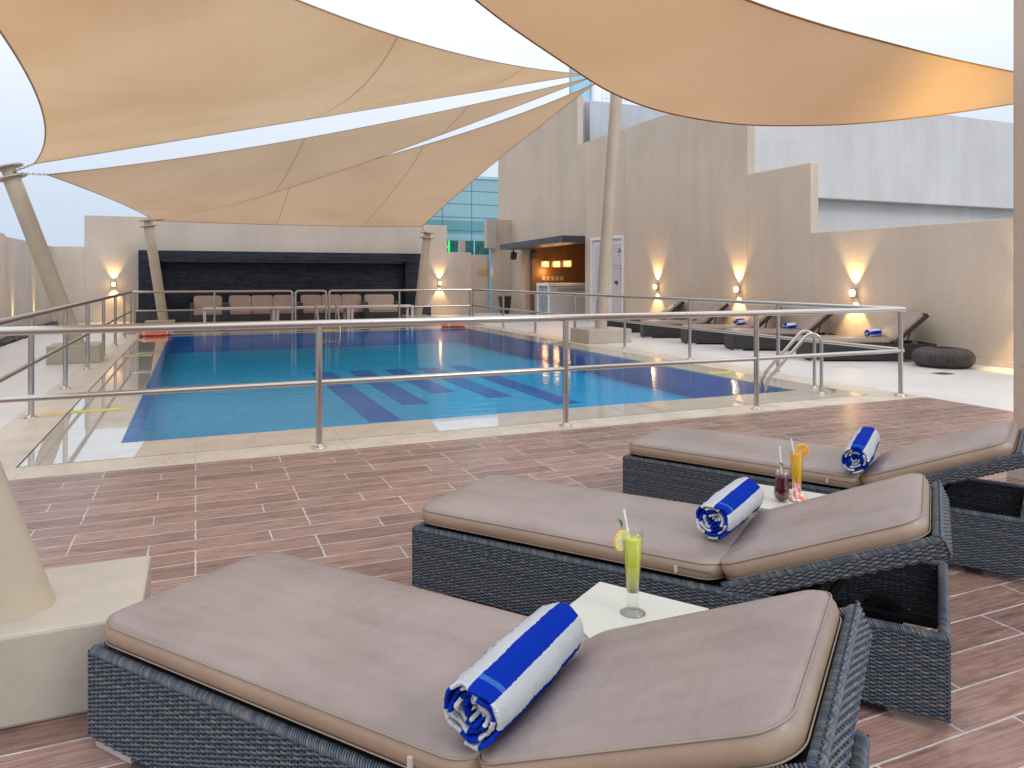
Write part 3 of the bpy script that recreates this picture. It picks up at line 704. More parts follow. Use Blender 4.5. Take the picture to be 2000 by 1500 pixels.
def bez(a, b, off, t):
    c = (a+b)/2+off*2; return a*(1-t)**2+c*2*t*(1-t)+b*t*t
def catm(pts, t):
    n = len(pts)-1; s = min(t*n, n-1e-6); i = int(s); u = s-i
    p0 = pts[max(i-1, 0)]; p1 = pts[i]; p2 = pts[i+1]; p3 = pts[min(i+2, n)]
    return .5*((2*p1)+(p2-p0)*u+(2*p0-5*p1+4*p2-p3)*u*u+(3*p1-p0-3*p2+p3)*u**3)
def sail(label, e0, eA, eB, C, belly=V(0, 0, 0), nu=60, nv=40, chains=(), fabric='sail'):
    """e0(s): edge A->B, eA(t): A->C, eB(t): B->C"""
    A = e0(0.); B = e0(1.)
    def S(s, t):
        p = e0(s)*(1-t)+C*t+(1-s)*(eA(t)-(A*(1-t)+C*t))+s*(eB(t)-(B*(1-t)+C*t))
        return p+belly*(4*s*(1-s))*(4*t*(1-t))*(1.0)
    t_ = thing('shade_sail', label, 'shade sail', A, 0, 'tan shade sails over the pool deck')
    mm = MB(); AB = B-A; mm.grid(lambda u, v: S(u, v)-A, nu, nv, True, lambda u, v: ((S(u, v)-A).dot(AB)/AB.length_squared, v)); o = mm.build('fabric', M[fabric], t_)
    mm = MB()
    for fn in (e0, eA, eB): mm.tube([fn(k/40)-A for k in range(41)], .009, 6)
    mm.build('edge_cable', M['sail_patch'], t_)
    mm = MB()
    for (p, q) in chains:
        d = (q-p); n = max(2, int(d.length/.06))
        for i in range(n):
            c = p+d*((i+.5)/n)-A; ax = d.normalized(); sd = (ax.cross(V(0, 0, 1)).normalized() if i % 2 else V(0, 0, 1))
            mm.tube([c+ax*math.cos(a*PI/4)*.04+sd*math.sin(a*PI/4)*.018 for a in range(8)], .006, 5, closed=True)
    if chains: mm.build('chain', M['steel'], t_)
    return t_
c1 = TL+V(.35, .0, .0); B1 = TR+V(-.35, -.05, -.02); N1 = TN+V(.2, .2, .05)
c1 = P(66, 320, 12.15); B1 = P(1142, 145, 16.7)
sail('large tan sail stretched overhead from the left mast to the tallest mast',
     lambda s: bez(c1, B1, V(.0, .0, .0), s), lambda t: bez(c1, N1, V(.42, .1, 0), t), lambda t: bez(B1, N1, V(-.55, .45, -.12), t), N1,
     V(-.1, 0, -.25), chains=((TL, c1), (TR, B1)))
c2 = P(92, 341, 12.2); B2 = P(1152, 152, 16.75); BL2 = P(298, 429, 22.9); 
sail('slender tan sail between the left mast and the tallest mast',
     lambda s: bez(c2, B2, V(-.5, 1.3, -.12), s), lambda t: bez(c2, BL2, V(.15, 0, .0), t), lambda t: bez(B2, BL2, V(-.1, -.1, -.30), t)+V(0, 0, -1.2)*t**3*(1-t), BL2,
     V(0, 0, -.15), fabric='sail_shaded', chains=((TL, c2), (TR, B2), (TBL, BL2)))
BL3 = P(300, 431, 22.7); BR3 = P(824, 443, 26.1); B3 = P(1164, 162, 16.8)
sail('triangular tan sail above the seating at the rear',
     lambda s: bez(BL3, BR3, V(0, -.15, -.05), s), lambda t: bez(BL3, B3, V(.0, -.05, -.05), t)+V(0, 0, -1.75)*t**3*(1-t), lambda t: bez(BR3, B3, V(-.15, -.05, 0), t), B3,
     V(0, 0, -.2), fabric='sail_shaded', chains=((TBL, BL3), (TBR, BR3), (TR, B3)))
low = [P(*q) for q in ((450, -620, 2.7), (760, -175, 3.6), (930, 0, 4.1), (1110, 128, 4.8), (1200, 183, 5.1), (1300, 219, 5.4), (1430, 241, 5.7), (1560, 245, 6.0), (1700, 239, 6.4), (1850, 222, 6.9), (1978, 203, 7.4), (2150, 178, 8.1))]
upp = [P(*q) for q in ((1000, -330, 2.6), (1250, -90, 3.4), (1460, 0, 4.2), (1600, 47, 4.8), (1720, 80, 5.4), (1850, 113, 6.2), (1978, 140, 7.0), (2150, 172, 8.1))]
t_ = thing('shade_sail', 'blurred near tan sail sweeping across the upper right', 'shade sail', low[0], 0, 'tan shade sails over the pool deck')
def S4(u, v):
    a = catm(low, u); b = catm(upp, u); p = a*(1-v)+b*v
    return p+V(0, 0, -.12)*4*v*(1-v)*math.sin(PI*min(1, u))-low[0]
mm = MB(); mm.grid(S4, 80, 30, True, lambda u, v: (.1, v+.02)); mm.build('fabric', M['sail'], t_)
mm = MB(); mm.tube([catm(low, k/60)-low[0] for k in range(61)], .007, 6); mm.tube([catm(upp, k/60)-low[0] for k in range(61)], .007, 6); mm.build('edge_cable', M['sail'], t_)

# ------------------------------------------------------------------ railings
RZ, MZ, RR = 1.055, .555, .033
def railing(label, pts, posts, ends=(0, 0), grp='steel pool railings', rr=RR):
    o = Vector(pts[0]); t = thing('pool_railing', label, 'railing', (o.x, o.y, 0), 0, grp)
    a = Vector((pts[0][0], pts[0][1], 0)); b = Vector((pts[-1][0], pts[-1][1], 0)); d = (b-a).normalized(); Lg = (b-a).length
    def top(): 
        q = []
        r = .09
        if ends[0]: q += [V(0, 0, 0), V(0, 0, RZ-r)]+[V(0, 0, RZ-r)+d*(r-r*math.cos(k*PI/12))+V(0, 0, r*math.sin(k*PI/12)) for k in range(1, 7)]
        else: q += [V(0, 0, RZ)-d*.02]
        e = d*Lg
        if ends[1]: q += [e-d*r+V(0, 0, RZ-r)+d*r*math.sin(k*PI/12)+V(0, 0, r*math.cos(k*PI/12)) for k in range(0, 7)]+[e]
        else: q += [e+V(0, 0, RZ)+d*.02]
        return q
    mm = MB(); mm.tube(top(), rr, 16); mm.build('top_rail', M['steel'], t)
    mm = MB(); mm.tube([V(0, 0, MZ), d*Lg+V(0, 0, MZ)], rr*.72, 12); mm.build('mid_rail', M['steel'], t)
    for s in posts:
        if (ends[0] and s == 0) or (ends[1] and s == Lg): 
            mm = MB(); mm.tube([d*s+V(0, 0, 0), d*s+V(0, 0, .012)], .055, 20); mm.build('base_flange', M['steel'], t); continue
        mm = MB(); mm.tube([V(0, 0, 0), V(0, 0, RZ-rr*.6)], rr*.86, 14); p = mm.build('post', M['steel'], t, loc=d*s)
        mm = MB(); mm.lathe([(.062, 0), (.062, .008), (.045, .016), (.03, .02), (.03, .034), (.001, .034)], 20); mm.build('base_flange', M['steel'], p)
XL, XR_, YN, YF = -1.56, 8.0, 6.44, 21.9
railing('long steel railing along the near side of the pool', [(XL+.06, YN), (7.93, YN)], [.02, .966-XL-.06, .966-XL-.06+2.352, .966-XL-.06+4.704, 7.93-XL-.1])
railing('steel railing along the left side of the pool', [(XL, YN+.1), (XL, YF)], [8.98+2.18*i-YN-.1 for i in range(6)]+[YF-YN-.14])
railing('steel railing along the right side of the pool', [(XR_, YN+.06), (XR_, YF)], [.03]+[8.62+2.15*i-YN-.06 for i in range(6)]+[YF-YN-.1])
def xonY(px, Y):
    tt = (px-1000)/F_; return Y*(SY+tt*CY)/(CY-tt*SY)
xa, xb, xc, xd = xonY(571, YF), xonY(577, YF), xonY(637, YF), xonY(643, YF)
railing('rear steel railing section left of the pool gap', [(XL+.06, YF), (xa, YF)], [.03, xonY(419, YF)-XL-.06, xa-XL-.06], (0, 1))
railing('short round cornered rail section between the two rear railings', [(xb, YF), (xc, YF)], [0, xc-xb], (1, 1))
railing('rear steel railing section right of the pool gap', [(xd, YF), (XR_-.06, YF)], [0, xonY(780, YF)-xd, XR_-.06-xd-.03], (1, 0))
# ladders
def ladder(label, a, b, inward, s=1.0):
    t = thing('pool_ladder', label, 'pool ladder', (a[0], a[1], 0), 0, 'steel pool ladders')
    for q in (a, b):
        o = V(q[0]-a[0], q[1]-a[1], 0); w = Vector((inward[0], inward[1], 0)).normalized()
        path = [o, o+V(0, 0, .62)]
        c0 = o+V(0, 0, .62)+w*.11
        for k in range(1, 8): path.append(c0+V(0, 0, 0)-w*.11*math.cos(k*PI*.72/7)+V(0, 0, .12*math.sin(k*PI*.72/7)))
        path += [o+w*.60+V(0, 0, .20), o+w*.66+V(0, 0, .08), o+w*.68+V(0, 0, -.75)]
        mm = MB(); mm.tube(path, .021, 14); mm.build('handrail', M['steel'], t)
        mm = MB(); mm.lathe([(.05, 0), (.05, .008), (.025, .014), (.024, .03)], 18); mm.build('base_flange', M['steel'], t, loc=o)
    for z in (-.25, -.5):
        mm = MB(); w = Vector((inward[0], inward[1], 0)).normalized(); d = V(b[0]-a[0], b[1]-a[1], 0)
        mm.tube([w*.68+V(0, 0, z), d+w*.68+V(0, 0, z)], .03, 10); mm.build('rung', M['steel'], t)
ladder('pool ladder at the near right corner', (7.17, 6.98), (7.46, 7.38), (-.80, .56))
ladder('pool ladder in the middle of the rear pool edge', (2.98, 20.5), (3.52, 20.5), (0, -1))

# ------------------------------------------------------------------ lifebuoys
def buoy(loc, label):
    t = thing('lifebuoy', label, 'lifebuoy', loc, .3, 'orange lifebuoys at the rear pool corners')
    mm = MB(); mm.tube([(.30*math.cos(a*PI/24), .30*math.sin(a*PI/24), .07) for a in range(48)], .075, 14, closed=True, flat=.85); mm.build('ring', M['buoy'], t)
    for k in range(4):
        a0 = k*PI/2+.6; mm = MB(); mm.tube([(.30*math.cos(a0+j*.03), .30*math.sin(a0+j*.03), .07) for j in range(-2, 3)], .078, 14, flat=.86); mm.build('tape', M['buoy_white'], t)
    mm = MB(); mm.tube([(.40*math.cos(a*PI/24)*(1+.03*math.cos(a*2)), .40*math.sin(a*PI/24), .07) for a in range(48)], .007, 5, closed=True); mm.build('rope', M['buoy_white'], t)
buoy((-.93, 20.35, 0.0), 'orange lifebuoy on the rear left pool corner')
buoy((6.88, 20.45, 0.0), 'orange lifebuoy on the rear right pool corner')

# ------------------------------------------------------------------ wicker loungers
def wicker_panel(mm, o, u, v, n, L, Hh, colsp=.022, pitch=.0066, amp=.0038, th=.0024, hgt=.0045, stakes=True):
    o, u, v, n = Vector(o), Vector(u), Vector(v), Vector(n)
    ns = int(Hh/pitch); nc = max(2, round(L/colsp)); cs = L/nc; smp = nc*4
    for j in range(ns):
        mm.r = R.random(); zz = (j+.5)*pitch; ph = PI*(j % 2)
        wob = R.uniform(-.0006, .0006)
        vs = []; fs = []
        for i in range(smp+1):
            uu = L*i/smp; nn = amp*math.sin(PI*uu/cs+ph+PI/2)
            c = o+u*uu+v*(zz+wob+.0006*math.sin(uu*37+j))+n*nn
            vs += [c+v*hgt, c+n*th, c-v*hgt, c-n*th]
        for i in range(smp):
            for k in range(4): fs.append((i*4+k, i*4+(k+1) % 4, (i+1)*4+(k+1) % 4, (i+1)*4+k))
        mm.add(vs, fs, True)
    if stakes:
        for i in range(nc+1):
            mm.r = R.random()*.4
            c = o+u*(cs*i) ; 
            mm.tube([c, c+v*Hh], .0034, 5, False)
def rim(mm, o, u, n, L, z0, w=.0155, step=.0082):
    """wrapped border: short arches over the top edge"""
    o, u, n = Vector(o), Vector(u), Vector(n); k = int(L/step)
    for i in range(k):
        mm.r = R.random(); c = o+u*(step*(i+.5)); sl = .020
        pts = [c+n*(w*math.cos(a))+V(0, 0, z0+w*.75*math.sin(a))+u*(sl*(a/PI-.5)) for a in [PI*j/6 for j in range(-1, 8)]]
        mm.tube(pts, .0035, 5, True)
W, LB, LH = .72, 2.12, 1.40
def wicker_mesh():
    parts = {}
    a = MB()
    for (o, u, n, L) in (((0, 0, .035), (1, 0, 0), (0, -1, 0), LB), ((0, W, .035), (1, 0, 0), (0, 1, 0), LB)):
        wicker_panel(a, o, u, (0, 0, 1), n, L, .265); 
    parts['woven_side'] = a
    return parts
def woven(name, parent, specs, rims=()):
    a = MB()
    for s in specs: wicker_panel(a, *s)
    for r in rims: rim(a, *r)
    return a.build(name, M['wicker'], parent)
def cushion(name, parent, L, Wd, Th, rc, m_, puff=.013, loc=(0, 0, 0)):
    mm = MB(); rings = []; n = 10
    def ring(inset, z, extra=0):
        w = L-2*inset; h = Wd-2*inset; r = max(.004, rc-inset)
        r = min(r, w/2-.001, h/2-.001)
        return rrect(w, h, r, z, n, L/2, Wd/2)
    e = .022
    prof = [(.30, 0.0), (.1, 0.), (e*1.0, 0.0), (e*.45, .004), (.004, .014), (-.003, Th*.35), (-.004, Th*.6), (.0, Th-.020), (.006, Th-.008), (.018, Th-.001), (.035, Th+puff*.25), (.075, Th+puff*.7), (.14, Th+puff), (.22, Th+puff*1.05), (.30, Th+puff)]
    for ins, z in prof: rings.append(ring(min(ins, Wd/2-.03), z))
    loft(mm, rings, True)
    c = mm.build(name, m_, parent, loc=loc)
    for z, i_ in ((Th-.012, .0), (.012, .0)):
        q = MB(); q.tube(ring(i_, z), .0022, 6, closed=True); q.build('piping', M['thread'], c)
    return c
def lounger(label, loc, rz, al=.40):
    t = thing('sun_lounger', label, 'sun lounger', loc, rz, 'wicker sun loungers')
    z0, hh = .035, .265
    woven('side_panel', t, [((0, 0, z0), (1, 0, 0), (0, 0, 1), (0, -1, 0), LB, hh)], [((0, .012, 0), (1, 0, 0), (0, 1, 0), LB, z0+hh-.004)])
    woven('side_panel', t, [((0, W, z0), (1, 0, 0), (0, 0, 1), (0, 1, 0), LB, hh)], [((0, W-.012, 0), (1, 0, 0), (0, 1, 0), LB, z0+hh-.004)])
    woven('foot_panel', t, [((0, 0, z0), (0, 1, 0), (0, 0, 1), (-1, 0, 0), W, hh)], [((.012, 0, 0), (0, 1, 0), (1, 0, 0), W, z0+hh-.004)])
    woven('head_panel', t, [((LB, 0, z0), (0, 1, 0), (0, 0, 1), (1, 0, 0), W, hh)], [((LB-.012, 0, 0), (0, 1, 0), (1, 0, 0), W, z0+hh-.004)])
    q = MB(); q.box(.03, .03, .27, LH, W-.03, .292); q.build('seat_deck', M['wicker_flat'], t)
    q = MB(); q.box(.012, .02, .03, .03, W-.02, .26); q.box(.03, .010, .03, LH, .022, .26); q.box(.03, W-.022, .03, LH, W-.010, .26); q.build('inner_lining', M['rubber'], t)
    cushion('seat_cushion', t, LH+.0, W-.03, .080, .09, M['vinyl'], loc=(.0, .015, .315))
    # backrest
    b = bpy.data.objects.new('backrest', None)
    LR = .76
    a = MB()
    wicker_panel(a, (0, 0, -.03), (1, 0, 0), (0, 0, 1), (0, -1, 0), LR, .052)
    wicker_panel(a, (0, W, -.03), (1, 0, 0), (0, 0, 1), (0, 1, 0), LR, .052)
    wicker_panel(a, (LR, 0, -.045), (0, 1, 0), (0, 0, 1), (1, 0, 0), W, .085)
    rim(a, (0, .012, 0), (1, 0, 0), (0, 1, 0), LR, .018); rim(a, (0, W-.012, 0), (1, 0, 0), (0, 1, 0), LR, .018); rim(a, (LR-.012, 0, 0), (0, 1, 0), (1, 0, 0), W, .022)
    wicker_panel(a, (0, 0, -.034), (1, 0, 0), (0, 1, 0), (0, 0, -1), LR, W, .022, .0066)
    fr = a.build('backrest_frame', M['wicker'], t, loc=(LH+.01, 0, .30)); fr.rotation_euler = (0, -al, 0)
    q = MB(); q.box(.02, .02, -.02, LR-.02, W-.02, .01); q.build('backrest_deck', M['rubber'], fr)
    cb = cushion('back_cushion', t, LR-.035, W-.03, .080, .08, M['vinyl'], loc=(LH+.01-.006*math.cos(al), .015, .318)); cb.rotation_euler = (0, -al, 0)
    # zips
    q = MB(); q.box(LH-.16, -.004+.015, .352, LH-.02, .0125, .357); q.build('zip', M['steel'], t)
    q = MB(); q.box(LH-.175, .004, .335, LH-.163, .012, .360); q.build('zip_pull', M['foot'], t)
    # support arm, cross bars, wheels
    for y in (.12, W-.12):
        p1 = V(LH+.01+.46*math.cos(al), y, .29+.46*math.sin(al)-.03); p2 = V(LH+.22, y, .10)
        q = MB(); q.tube([p1, p2], .014, 8); q.build('support_arm', M['dark_metal'], t)
    q = MB(); q.tube([(LH+.22, .02, .10), (LH+.22, W-.02, .10)], .014, 8); q.tube([(LB-.22, .03, .075), (LB-.22, W-.03, .075)], .012, 8); q.box(LH-.1, .10, .085, LB-.03, .14, .105); q.box(LH-.1, W-.14, .085, LB-.03, W-.10, .105); q.build('cross_bar', M['dark_metal'], t)
    for y in (.055, W-.055):
        q = MB(); q.tube([(LB-.22, y-.02, .075), (LB-.22, y+.02, .075)], .074, 28); w_ = q.build('wheel', M['rubber'], t, .006)
        q = MB(); q.tube([(LB-.22, y-.023, .075), (LB-.22, y+.023, .075)], .042, 20); q.build('hub', M['dark_metal'], w_)
    for y0, y1 in ((.012, .045), (W-.045, W-.012)):
        q = MB(); q.box(.012, y0, .0, .19, y1, .034); q.build('foot_block', M['foot'], t, .003)
    return t
L1 = lounger('nearest taupe cushioned wicker lounger filling the bottom of the view', (-.302, 2.616, 0), -.922)
L2 = dup(L1, (.917, 3.308, 0), -.921, 'middle foreground wicker lounger behind the green drink')
L3 = dup(L1, (2.516, 4.08, 0), -1.040, 'foreground wicker lounger beside the right pillar, farthest from the camera')
# far loungers: steeper backrest
LF = lounger('wicker lounger beside the round ottoman with warm lamplight on its backrest', (9.74, 9.72, 0), -.44, .72)
far = [((9.74, 11.72, 0), 'second wicker lounger from the ottoman in the row along the tall wall'),
       ((9.74, 13.2, 0), 'third wicker lounger from the ottoman in the row along the tall wall'),
       ((9.82, 15.0, 0), 'fourth wicker lounger from the ottoman in the row along the tall wall'),
       ((9.9, 16.85, 0), 'last wicker lounger in the row, nearest the double door')]
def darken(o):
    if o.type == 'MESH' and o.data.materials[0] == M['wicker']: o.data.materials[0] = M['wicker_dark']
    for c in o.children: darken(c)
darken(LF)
for loc, lb in far: dup(LF, loc, -.44, lb)

# ------------------------------------------------------------------ towels
def towel(label, pos, rz, Lt=.40, R0=.078, tilt=0, phase=0, seed=1, grp='rolled striped towels'):
    rr = random.Random(seed)
    mm = MB(); turns = 4.6; N = 240; th = .0155; NV = 64; jit = [rr.gauss(0, .0009) for _ in range(4099)]
    outer = []; 
    s = 0; pts = []; amin = .010
    for i in range(N+1):
        a = turns*2*PI*i/N; r = R0-th*a/(2*PI)*1.02
        r = max(r, .008); pts.append((a, r))
    arc = [0]
    for i in range(1, N+1):
        arc.append(arc[-1]+(pts[i][1])*(pts[i][0]-pts[i-1][0]))
    ph = [rr.uniform(0, 6.28) for _ in range(8)]
    def pos2(i, vv, off):
        a, r = pts[i]
        sq = 1+.05*math.sin(2*a+ph[0])+.025*math.sin(3*a+ph[1]+vv*3)+.018*math.sin(vv*11+ph[5])+.012*math.sin(vv*19+a+ph[6])
        r2 = (r+off)*sq+jit[(i*131+int(vv*64)*977+(7 if off else 0)) % 4099]
        wob = .004*math.sin(a*2.3+ph[2]) + .005*math.sin(a*1.1+ph[3])
        inner = (R0-r)/R0
        e = 1 if vv > .5 else -1
        push = (-.022*inner*1.2 + .006*math.sin(a*3+ph[4]) + .005*math.sin(a*5.3+ph[7]))*(abs(vv-.5)*2)**3*e
        y = Lt*(vv-.5)+wob*(abs(vv-.5)*2)+push
        edge = 1-.06*(abs(vv-.5)*2)**6
        return V(r2*edge*math.cos(a-PI/2-.2), y, r2*edge*math.sin(a-PI/2-.2)*.96)
    for off, fl in ((0, 0), (-.011, 1)):
        vs = []; uv = []
        for j in range(NV+1):
            for i in range(N+1):
                vs.append(pos2(i, j/NV, off)); uv.append((arc[i]+phase, Lt*(j/NV)))
        fs = []
        for j in range(NV):
            for i in range(N):
                f = (j*(N+1)+i, (j+1)*(N+1)+i, (j+1)*(N+1)+i+1, j*(N+1)+i+1)
                fs.append(f if not fl else f[::-1])
        mm.add(vs, fs, True, uv)
    for j in (0, NV):   # rounded hems at both ends
        vs = []; uv = []
        K = 4
        for i in range(N+1):
            p0 = pos2(i, j/NV, 0); p1 = pos2(i, j/NV, -.011); mid = (p0+p1)/2; e = V(0, -.005 if j == 0 else .005, 0)
            for k in range(K+1):
                a = PI*k/K; vs.append(mid+(p0-mid)*math.cos(a)+e*math.sin(a)); uv.append((arc[i]+phase, Lt*(j/NV)))
        fs = [(i*(K+1)+k, i*(K+1)+k+1, (i+1)*(K+1)+k+1, (i+1)*(K+1)+k) for i in range(N) for k in range(K)]
        if j: fs = [f[::-1] for f in fs]
        mm.add(vs, fs, True, uv)
    o = mm.build('rolled_towel', M['towel'], None, loc=pos); o.rotation_euler = (tilt, 0, rz)
    return tag(o, label, 'towel', grp)
def lpt(loc, rz, x, y, z): return V(loc[0]+x*math.cos(rz)-y*math.sin(rz), loc[1]+x*math.sin(rz)+y*math.cos(rz), z)
def gp(px, py, z):
    d = F_*(H_-z)/(py-HZ); return P(px, py, d)
def towel_between(label, pa, pb, zt, R0, phase, seed):
    a = gp(*pa, zt); b = gp(*pb, zt); c = (a+b)/2; d = b-a
    return towel(label, c, math.atan2(d.y, d.x)-PI/2, d.length, R0, 0, phase, seed)
towel_between('large blue and white rolled towel on the nearest lounger', (915, 1395), (1090, 1222), .487, .085, .075, 3)
towel_between('blue and white rolled towel on the middle foreground lounger', (1390, 1018), (1457, 962), .487, .084, .085, 5)
towel_between('blue and white rolled towel on the foreground lounger beside the pillar', (1668, 898), (1692, 855), .487, .082, .06, 9)
for i, (lc, lb) in enumerate((((9.74, 9.72), 'small rolled towel on the lounger beside the ottoman'), ((9.74, 11.72), 'small rolled towel on the second lounger from the ottoman'), ((9.74, 13.2), 'small rolled towel on the third lounger from the ottoman'), ((9.82, 15.0), 'small rolled towel on the fourth lounger from the ottoman'))):
    p = lpt(lc, -.44, LH-.20, W/2-.02, .47); towel(lb, p, -1.25-.44*0+.1*i, .40, .080, 0, .02+i*.03, 20+i)
# draped towel on the last lounger
q = MB()
def dr(u, v):
    s = u*2.05; y = .02+v*(W-.04); dz = .006*math.sin(s*17+v*5)+.004*math.sin(v*23)
    if s < .14: x, z = -.03+.02*math.sin(v*9), .408-(.14-s)*1.1
    elif s < LH-.35: x, z = s-.14, .408+.012*math.sin(s*14+v*6)
    else:
        e = s-(LH-.35)
        if e < .40: x, z = s-.14, .412
        else: e -= .40; x, z = LH+.0+e*math.cos(.72), .41+e*math.sin(.72)
    fall = 0
    if v > .97 or v < .03: fall = .02
    return lpt((9.9, 16.85), -.44, x, y, z+dz+.012-fall)
q.grid(dr, 90, 20, True, lambda u, v: (u*2.05+.02*math.sin(v*8), v*.7)); o = q.build('spread_towel', M['towel']); tag(o, 'crumpled striped towel spread over the last lounger by the door', 'towel')

# ------------------------------------------------------------------ side tables and drinks
def side_table(label, pos, rz, w=.40, h=.36):
    t = thing('side_table', label, 'side table', pos, rz, 'cream cube side tables')
    q = MB(); q.box(-w/2, -w/2, h-.02, w/2, w/2, h); q.build('top', M['cream'], t, .004)
    q = MB(); q.box(-w/2+.012, -w/2+.012, .0, w/2-.012, w/2-.012, h-.022); q.build('body', M['cream'], t, .004)
    return t
T1 = V(1.278, 2.045, 0); side_table('cream side table carrying the tall green drink', T1, -.98, .40, .36)
T2 = gp(1535, 975, .36); T2.z = 0; side_table('cream side table carrying the red and orange drinks', T2, -1.0, .40, .36)
def straw(t, p0, p1, r=.0035):
    q = MB(); q.tube([p0, p1], r, 10); return q.build('straw', M['plasticwhite'], t)
def slice_(t, c, r, axis_rz, m_):
    q = MB(); q.tube([(0, -.003, 0), (0, .003, 0)], r, 28, smooth=False); o = q.build('citrus_slice', m_, t, loc=c); o.rotation_euler = (0, 0, axis_rz)
    q = MB(); q.tube([(r*math.cos(a*PI/16), 0, r*math.sin(a*PI/16)) for a in range(32)], .0035, 6, closed=True); q.build('rind', M['rim'], o)
    q = MB()
    for k in range(4): 
        a = k*PI/4; q.tube([(-r*math.cos(a), 0, -r*math.sin(a)), (r*math.cos(a), 0, r*math.sin(a))], .0036, 5)
    q.build('membrane', M['cream'], o)
def leaf(t, c, s=1):
    q = MB()
    def lf(u, v): w = .011*math.sin(PI*min(1, u*.98+.01)); return V((v-.5)*2*w, u*.028, .010*math.sin(u*2)+.004*(abs(v-.5)*2)**2)*s
    q.grid(lf, 8, 6); o = q.build('mint_leaf', M['leaf'], t, loc=c); o.rotation_euler = (.8, .2, 1.9); return o
def hz_(p): return p
g0 = gp(1236, 1197, .36)
CAMRZ = -YAW
t = thing('green_drink', 'tall footed glass of green juice with a lemon slice and straw', 'drink', g0, CAMRZ); t.scale = (1.15,)*3
q = MB(); q.lathe([(.001, .0), (.036, 0), (.037, .003), (.022, .008), (.017, .014), (.016, .05), (.0175, .056), (.024, .14), (.029, .215), (.0300, .232), (.0285, .232), (.0275, .215), (.0225, .14), (.016, .062), (.001, .060)], 40); q.build('glass', M['glass'], t)
q = MB(); q.lathe([(.001, .061), (.0155, .061), (.0222, .14), (.0268, .21), (.001, .210)], 36); q.build('juice', M['green_drink'], t)
straw(t, (.004, .006, .12), (-.022, .02, .285)); slice_(t, (-.030, -.006, .205), .027, .5, M['pulp']); leaf(t, (-.030, .012, .235))
g1 = gp(1527, 979, .36)
t = thing('red_drink', 'bulbous glass of dark red juice with a straw', 'drink', g1, CAMRZ); t.scale = (1.12,)*3
q = MB(); q.lathe([(.001, .0), (.017, 0), (.020, .004), (.030, .016), (.0345, .034), (.031, .065), (.028, .10), (.0285, .135), (.027, .135), (.0265, .10), (.0295, .065), (.033, .034), (.028, .018), (.001, .006)], 40); q.build('glass', M['glass'], t)
q = MB(); q.lathe([(.001, .007), (.018, .007), (.0285, .018), (.0325, .034), (.0290, .065), (.026, .10), (.026, .118), (.001, .118)], 36); q.build('juice', M['red_drink'], t)
straw(t, (.004, .004, .08), (-.004, .015, .235)); leaf(t, (.002, .004, .146), .8)
g2 = gp(1556, 966, .36)
t = thing('orange_drink', 'tall glass of orange juice with an orange slice and straw', 'drink', g2, CAMRZ); t.scale = (1.08,)*3
q = MB(); q.lathe([(.001, .0), (.020, 0), (.021, .006), (.024, .09), (.030, .195), (.0315, .205), (.030, .205), (.0285, .195), (.0225, .09), (.019, .01), (.001, .008)], 40); q.build('glass', M['glass'], t)
q = MB(); q.lathe([(.001, .009), (.0188, .010), (.0222, .09), (.0282, .19), (.001, .19)], 36); q.build('juice', M['orange_drink'], t)
straw(t, (.004, .006, .12), (-.018, .02, .255)); slice_(t, (.026, 0, .205), .027, -.3, M['orange_pulp'])
q = MB(); rr = random.Random(4)
def nk(u, v):
    return V((u-.5)*.075*(1-.55*v), (v-.5)*.03+.008*math.sin(u*14), v*.075+.006*math.sin(u*19+v*9))
q.grid(nk, 24, 14); q.grid(lambda u, v: V((u-.5)*.09, (v-.5)*.09, .003+.003*math.sin(u*12+v*7)), 16, 16)
o = q.build('paper_napkin', M['napkin'], loc=gp(1557, 975, .36)); o.rotation_euler = (0, 0, -.2); tag(o, 'folded red and white printed napkin between the two drinks', 'napkin')

# ------------------------------------------------------------------ ottoman, grate
OT = V(11.17, 8.33, 0)
t = thing('ottoman', 'round tyre shaped dark wicker ottoman near the right wall', 'ottoman', OT)
q = MB(); n = 84; Ro, Zh = .45, .29
for k in range(n):
    q.r = R.random()*.7; a = 2*PI*k/n; u = V(math.cos(a), math.sin(a), 0)
    path = [u*(.18+.27*math.sin(PI*j/14)**.55*1.0 if False else (.16+.28*max(0, math.sin(PI*j/14))**.6))+V(0, 0, Zh*.5-Zh*.5*math.cos(PI*j/14)) for j in range(15)]
    q.tube(path, .019, 6, True)
q.build('woven_body', M['otto'], t)
q = MB(); q.lathe([(.001, .20), (.12, .215), (.20, .265), (.28, .285), (.36, .262)], 48); q.build('seat', M['wicker_flat'], t)
for k in range(3): 
    a = k*2*PI/3+.5; q = MB(); q.lathe([(.02, 0), (.02, .02), (.001, .02)], 10, (.25*math.cos(a), .25*math.sin(a))); q.build('foot', M['foot'], t)
o = boxo('floor_grate', (10.2, 7.6, .001, 10.45, 7.8, .006), M['grate']); tag(o, 'small square floor drain in front of the ottoman', 'drain')

